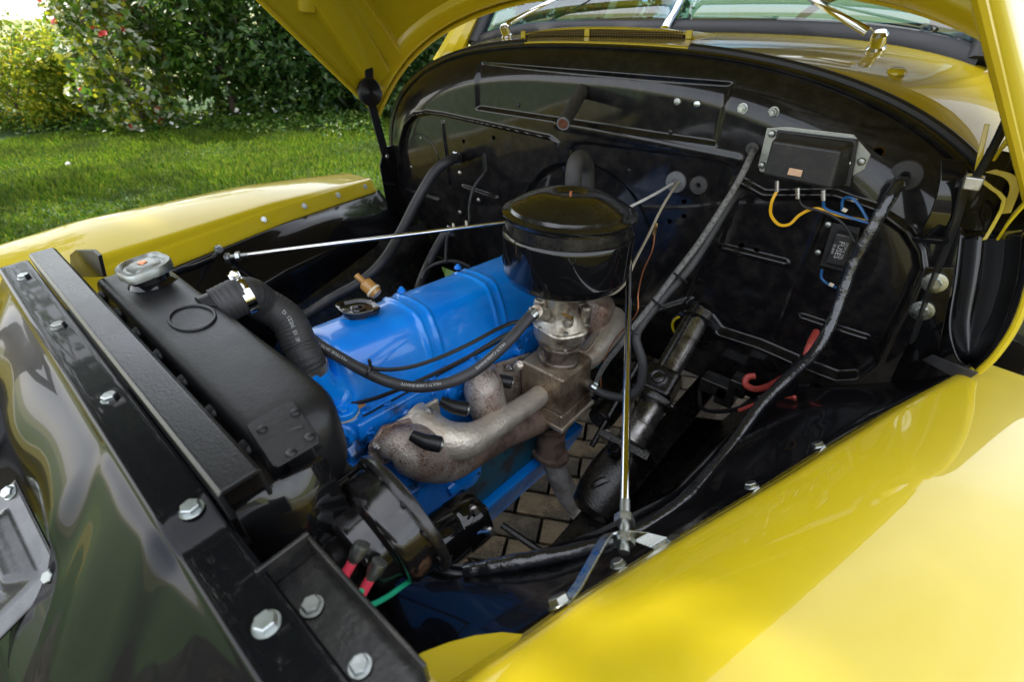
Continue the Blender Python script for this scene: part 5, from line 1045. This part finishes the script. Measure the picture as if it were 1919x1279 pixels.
def plant(name, label, cat, base, r, h, m, nc, nl, cr, size, asp=.5, trunk=.05, stem=None, extra=None, group=None, z0=.35):
    base = Vector(base); base.z = 0; t = thing(name, label, cat, base, group)
    p, nn = clumps(np.array((base.x, base.y, h*.5+z0*.5)), (r[0], r[1], h*.5-z0*.3), nc, nl, cr)
    leafmesh('crown', p, nn, size, m, t, asp)
    b = MB(); b.tube([base, base+V(.05, .03, h*.3), base+V(-.04, .1, h*.62)], [trunk, trunk*.8, trunk*.35], 8, 4); b.build('trunk', 'bark', t)
    for k in range(6):
        a = random.uniform(0, 6.28); s0_ = base+V(.03, .02, h*random.uniform(.12, .4)); e = base+V(math.cos(a)*r[0]*.7, math.sin(a)*r[1]*.7, h*random.uniform(.5, .9))
        MB().tube([s0_, s0_.lerp(e, .5)+V(0, 0, -.05*h), e], [trunk*.5, trunk*.3, trunk*.12], 6, 4).build('limb', 'bark', t)
    if extra:
        for nm, mm, cnt, sz in extra:
            i = rng.choice(len(p), cnt); leafmesh(nm, p[i]+rng.normal(size=(cnt, 3))*.03, nn[i], sz, mm, t, .8, 'stuff')
    return t
G = lambda u, v: P(u, v, z=0)
# dense dark hedge shrubs behind the far fender
for i, (u, v, r, h, lb) in enumerate([(448, 236, (.95, .95), 2.7, 'lighter leafy hedge shrub beside the variegated flowering shrub'), (545, 228, (1.25, 1.2), 3.0, 'tall dark green hedge shrub in the middle of the hedge'), (650, 222, (1.2, 1.2), 2.8, 'dark green hedge shrub behind the bonnet hinge'), (745, 222, (1.3, 1.2), 2.8, 'dark green hedge shrub hidden mostly behind the raised bonnet')]):
    b = G(u, v); d = Vector((b.x, b.y, 0)).normalized(); b = b+d*.9
    plant('hedge_shrub', lb, 'shrub', b, r, h, ['leaf_mid', 'leaf_dark', 'leaf_dark', 'leaf_dark'][i], [95, 130, 150, 160][i], 70, .30, [.068, .055, .062, .06][i], .5, .07, group='shrubs of the hedge', z0=-.35)
b = G(285, 254); plant('flowering_shrub', 'variegated shrub with pale leaves and red flowers at the lawn edge', 'shrub', b+Vector((-.6, .1, 0)), (.62, .70), 2.3, 'leaf_variegated', 120, 34, .20, .055, .5, .03, extra=[('red_flowers', 'flower_red', 70, .06), ('green_leaves', 'leaf_bright', 2600, .055)], z0=-.2)
for u, v, r, h, lb in [(70, 248, 1.3, 1.75, 'low yellow green shrub glowing in the sun at the lawn edge'), (205, 238, .85, 1.45, 'small golden shrub between the yellow green shrub and the variegated one'), (-70, 240, 1.3, 2.1, 'golden bush at the far left end of the border')]:
    plant('golden_shrub', lb, 'shrub', G(u, v)+Vector((-.9, 0, 0)), (r, r), h, 'leaf_bright', 150, 60, .22, .042, .5, .03, extra=[('yellow_flowers', 'flower_yellow', 500, .034)], z0=-.15)
# slender trees whose sprays hang over the open view and dapple the lawn
plant('garden_tree', 'slim sunlit garden tree with drooping sprays behind the golden shrubs', 'tree', G(205, 180)+Vector((.5, .0, 0)), (1.4, 1.5), 6.2, 'leaf_bright', 50, 46, .28, .06, .45, .07, z0=3.2)
plant('garden_tree', 'pale leaved garden tree standing left of the golden shrubs', 'tree', G(-20, 190)+Vector((-.5, .0, 0)), (1.6, 1.6), 6.0, 'leaf_bright', 80, 46, .30, .06, .45, .08, z0=2.4)
plant('garden_tree', 'tall green garden tree rising behind the dark hedge', 'tree', G(430, 150)+Vector((1.5, 0, 0)), (1.6, 1.6), 6.2, 'leaf_mid', 50, 50, .36, .07, .45, .10, z0=2.6)
# shade tree by the drive: stands left of the view and throws the dappled shade over the truck
st_c = Vector((-5.6, -2.0, 0))
plant('shade_tree', 'broad shade tree beside the lawn whose crown dapples the truck', 'tree', st_c, (3.5, 3.5), 9.6, 'leaf_mid', 520, 60, .56, .095, .5, .16, z0=4.2)
plant('garden_tree', 'leafy tree at the left border of the lawn shading the grass', 'tree', (-10.2, -.9, 0), (1.4, 1.4), 7.4, 'leaf_mid', 60, 50, .34, .07, .45, .09, z0=3.4)
# trees behind the cab seen past the bonnet and in the glass
plant('garden_tree', 'leafy green tree on the lawn behind the cab', 'tree', (-4.6, 7.2, 0), (1.6, 1.6), 4.6, 'leaf_mid', 170, 60, .36, .075, .5, .09, z0=1.2)
plant('garden_tree', 'tall thin trunked tree further behind the cab', 'tree', (-6.8, 8.4, 0), (1.5, 1.5), 5.0, 'leaf_mid', 150, 55, .36, .075, .5, .12, z0=1.8)
# lawn grass
N = 170000
gx_ = -2.42-8.4*rng.uniform(0, 1, N)**.85; gy_ = rng.uniform(-1.0, 7.2, N); ok = (gy_ < 1.0+.75*(-gx_)) & (gy_ > -.6+.0*gx_); gx_, gy_ = gx_[ok], gy_[ok]; n = len(gx_)
hgt = rng.uniform(.025, .075, n)*(1+.5*np.sin(gx_*2.3)*np.sin(gy_*1.9)); wdt = .0035+.0012*np.hypot(gx_, gy_)/3; an = rng.uniform(0, 6.283, n); ln = rng.uniform(-.5, .5, (n, 2))*hgt[:, None]
b0 = np.stack([gx_, gy_, np.full(n, -.012)], 1); w_ = np.stack([np.cos(an)*wdt, np.sin(an)*wdt, 0*an], 1)
mid = b0+np.stack([ln[:, 0]*.4, ln[:, 1]*.4, hgt*.6], 1); tip = b0+np.stack([ln[:, 0], ln[:, 1], hgt], 1)
vv = np.stack([b0-w_, b0+w_, mid+w_*.8, mid-w_*.8, tip], 1).reshape(-1, 3); i = np.arange(n)[:, None]*5
ff_ = np.concatenate([i+np.array([[0, 1, 2]]), i+np.array([[0, 2, 3]]), i+np.array([[3, 2, 4]])], 1).reshape(-1, 3)
go = tris('grass', vv, ff_, 'grass'); go['kind'] = 'stuff'; go['label'] = 'short green lawn grass beside the drive'; go['category'] = 'grass'
# low ground cover at the lawn edge with small pale flowers
n = 9000; u_ = rng.uniform(-30, 720, n); p0 = np.array([tuple(G(a, 236+rng.normal()*9)) for a in u_]); p0[:, 2] = rng.uniform(.02, .22, n)*rng.uniform(.2, 1, n)
o = leafmesh('ground_cover', p0, rng.normal(size=(n, 3))*.5+np.array([0, 0, 1]), .035, 'leaf_mid', None, .5, 'stuff'); o['label'] = 'leafy ground cover along the lawn edge'; o['category'] = 'ground cover'
n = 60; u_ = np.concatenate([rng.normal(300, 45, 40), rng.normal(490, 30, 20)]); p0 = np.array([tuple(G(a, 238+rng.normal()*9)) for a in u_]); p0[:, 2] = rng.uniform(.06, .24, n)
o = leafmesh('small_flowers', p0, rng.normal(size=(n, 3))*.4+np.array([.4, 0, 1]), .03, 'flower_white', None, .9, 'stuff'); o['label'] = 'small white flowers scattered along the lawn edge'; o['category'] = 'flowers'
pb = G(130, 312); tag(MB().lathe([(.0, -.02), (.03, .0), (.034, .02), (.02, .038), (0, .04)], pb+V(0, 0, .012), (.2, .1, 1), 14, ex=lambda t: 1+.15*math.cos(2*t+.5)).build('pebble', 'stone'), 'single pale stone lying on the lawn', 'stone')
# distance: a barn and far trees
bd = ray(232, 40); bd.z = 0; bd.normalize(); bs_ = Vector((-bd.y, bd.x, 0)); bp_ = bd*75; bn = thing('far_barn', 'distant blue grey barn with a low brown roof', 'barn', bp_)
MB().obox(bp_+V(0, 0, 1.0), bd*3, bs_*3.2, (0, 0, 1.0)).build('wall', 'barn_wall', bn)
MB().prism([bp_-bd*3.3-bs_*3.5+V(0, 0, 2.0), bp_+bd*3.3-bs_*3.5+V(0, 0, 2.0), bp_-bs_*3.5+V(0, 0, 3.4)], bs_*7).build('roof', 'barn_roof', bn)
MB().obox(bp_-bd*3.05+bs_*1.2+V(0, 0, .8), bd*.05, bs_*.7, (0, 0, .8)).build('door', 'barn_white', bn)
for i, (x, y, h) in enumerate([(-48, -6, 6), (-55, -3, 7), (-60, 16, 8), (-50, 14, 7), (-46, 24, 8), (-38, 33, 8)]):
    plant('far_tree', ['round far tree at the edge of the field left of the barn', 'far tree close to the left end of the barn', 'far tree beyond the right end of the barn', 'far tree in front of the right end of the barn', 'far tree halfway along the distant tree line', 'far tree standing behind the hedge line', 'far tree behind the truck bed', 'far tree behind the cab roof', 'far tree at the end of the distant line behind the truck'][i], 'tree', (x, y, 0), (h*.45, h*.45), h, 'leaf_mid', 60, 34, h*.13, .33, .6, .2, group='trees beyond the field', z0=.6)
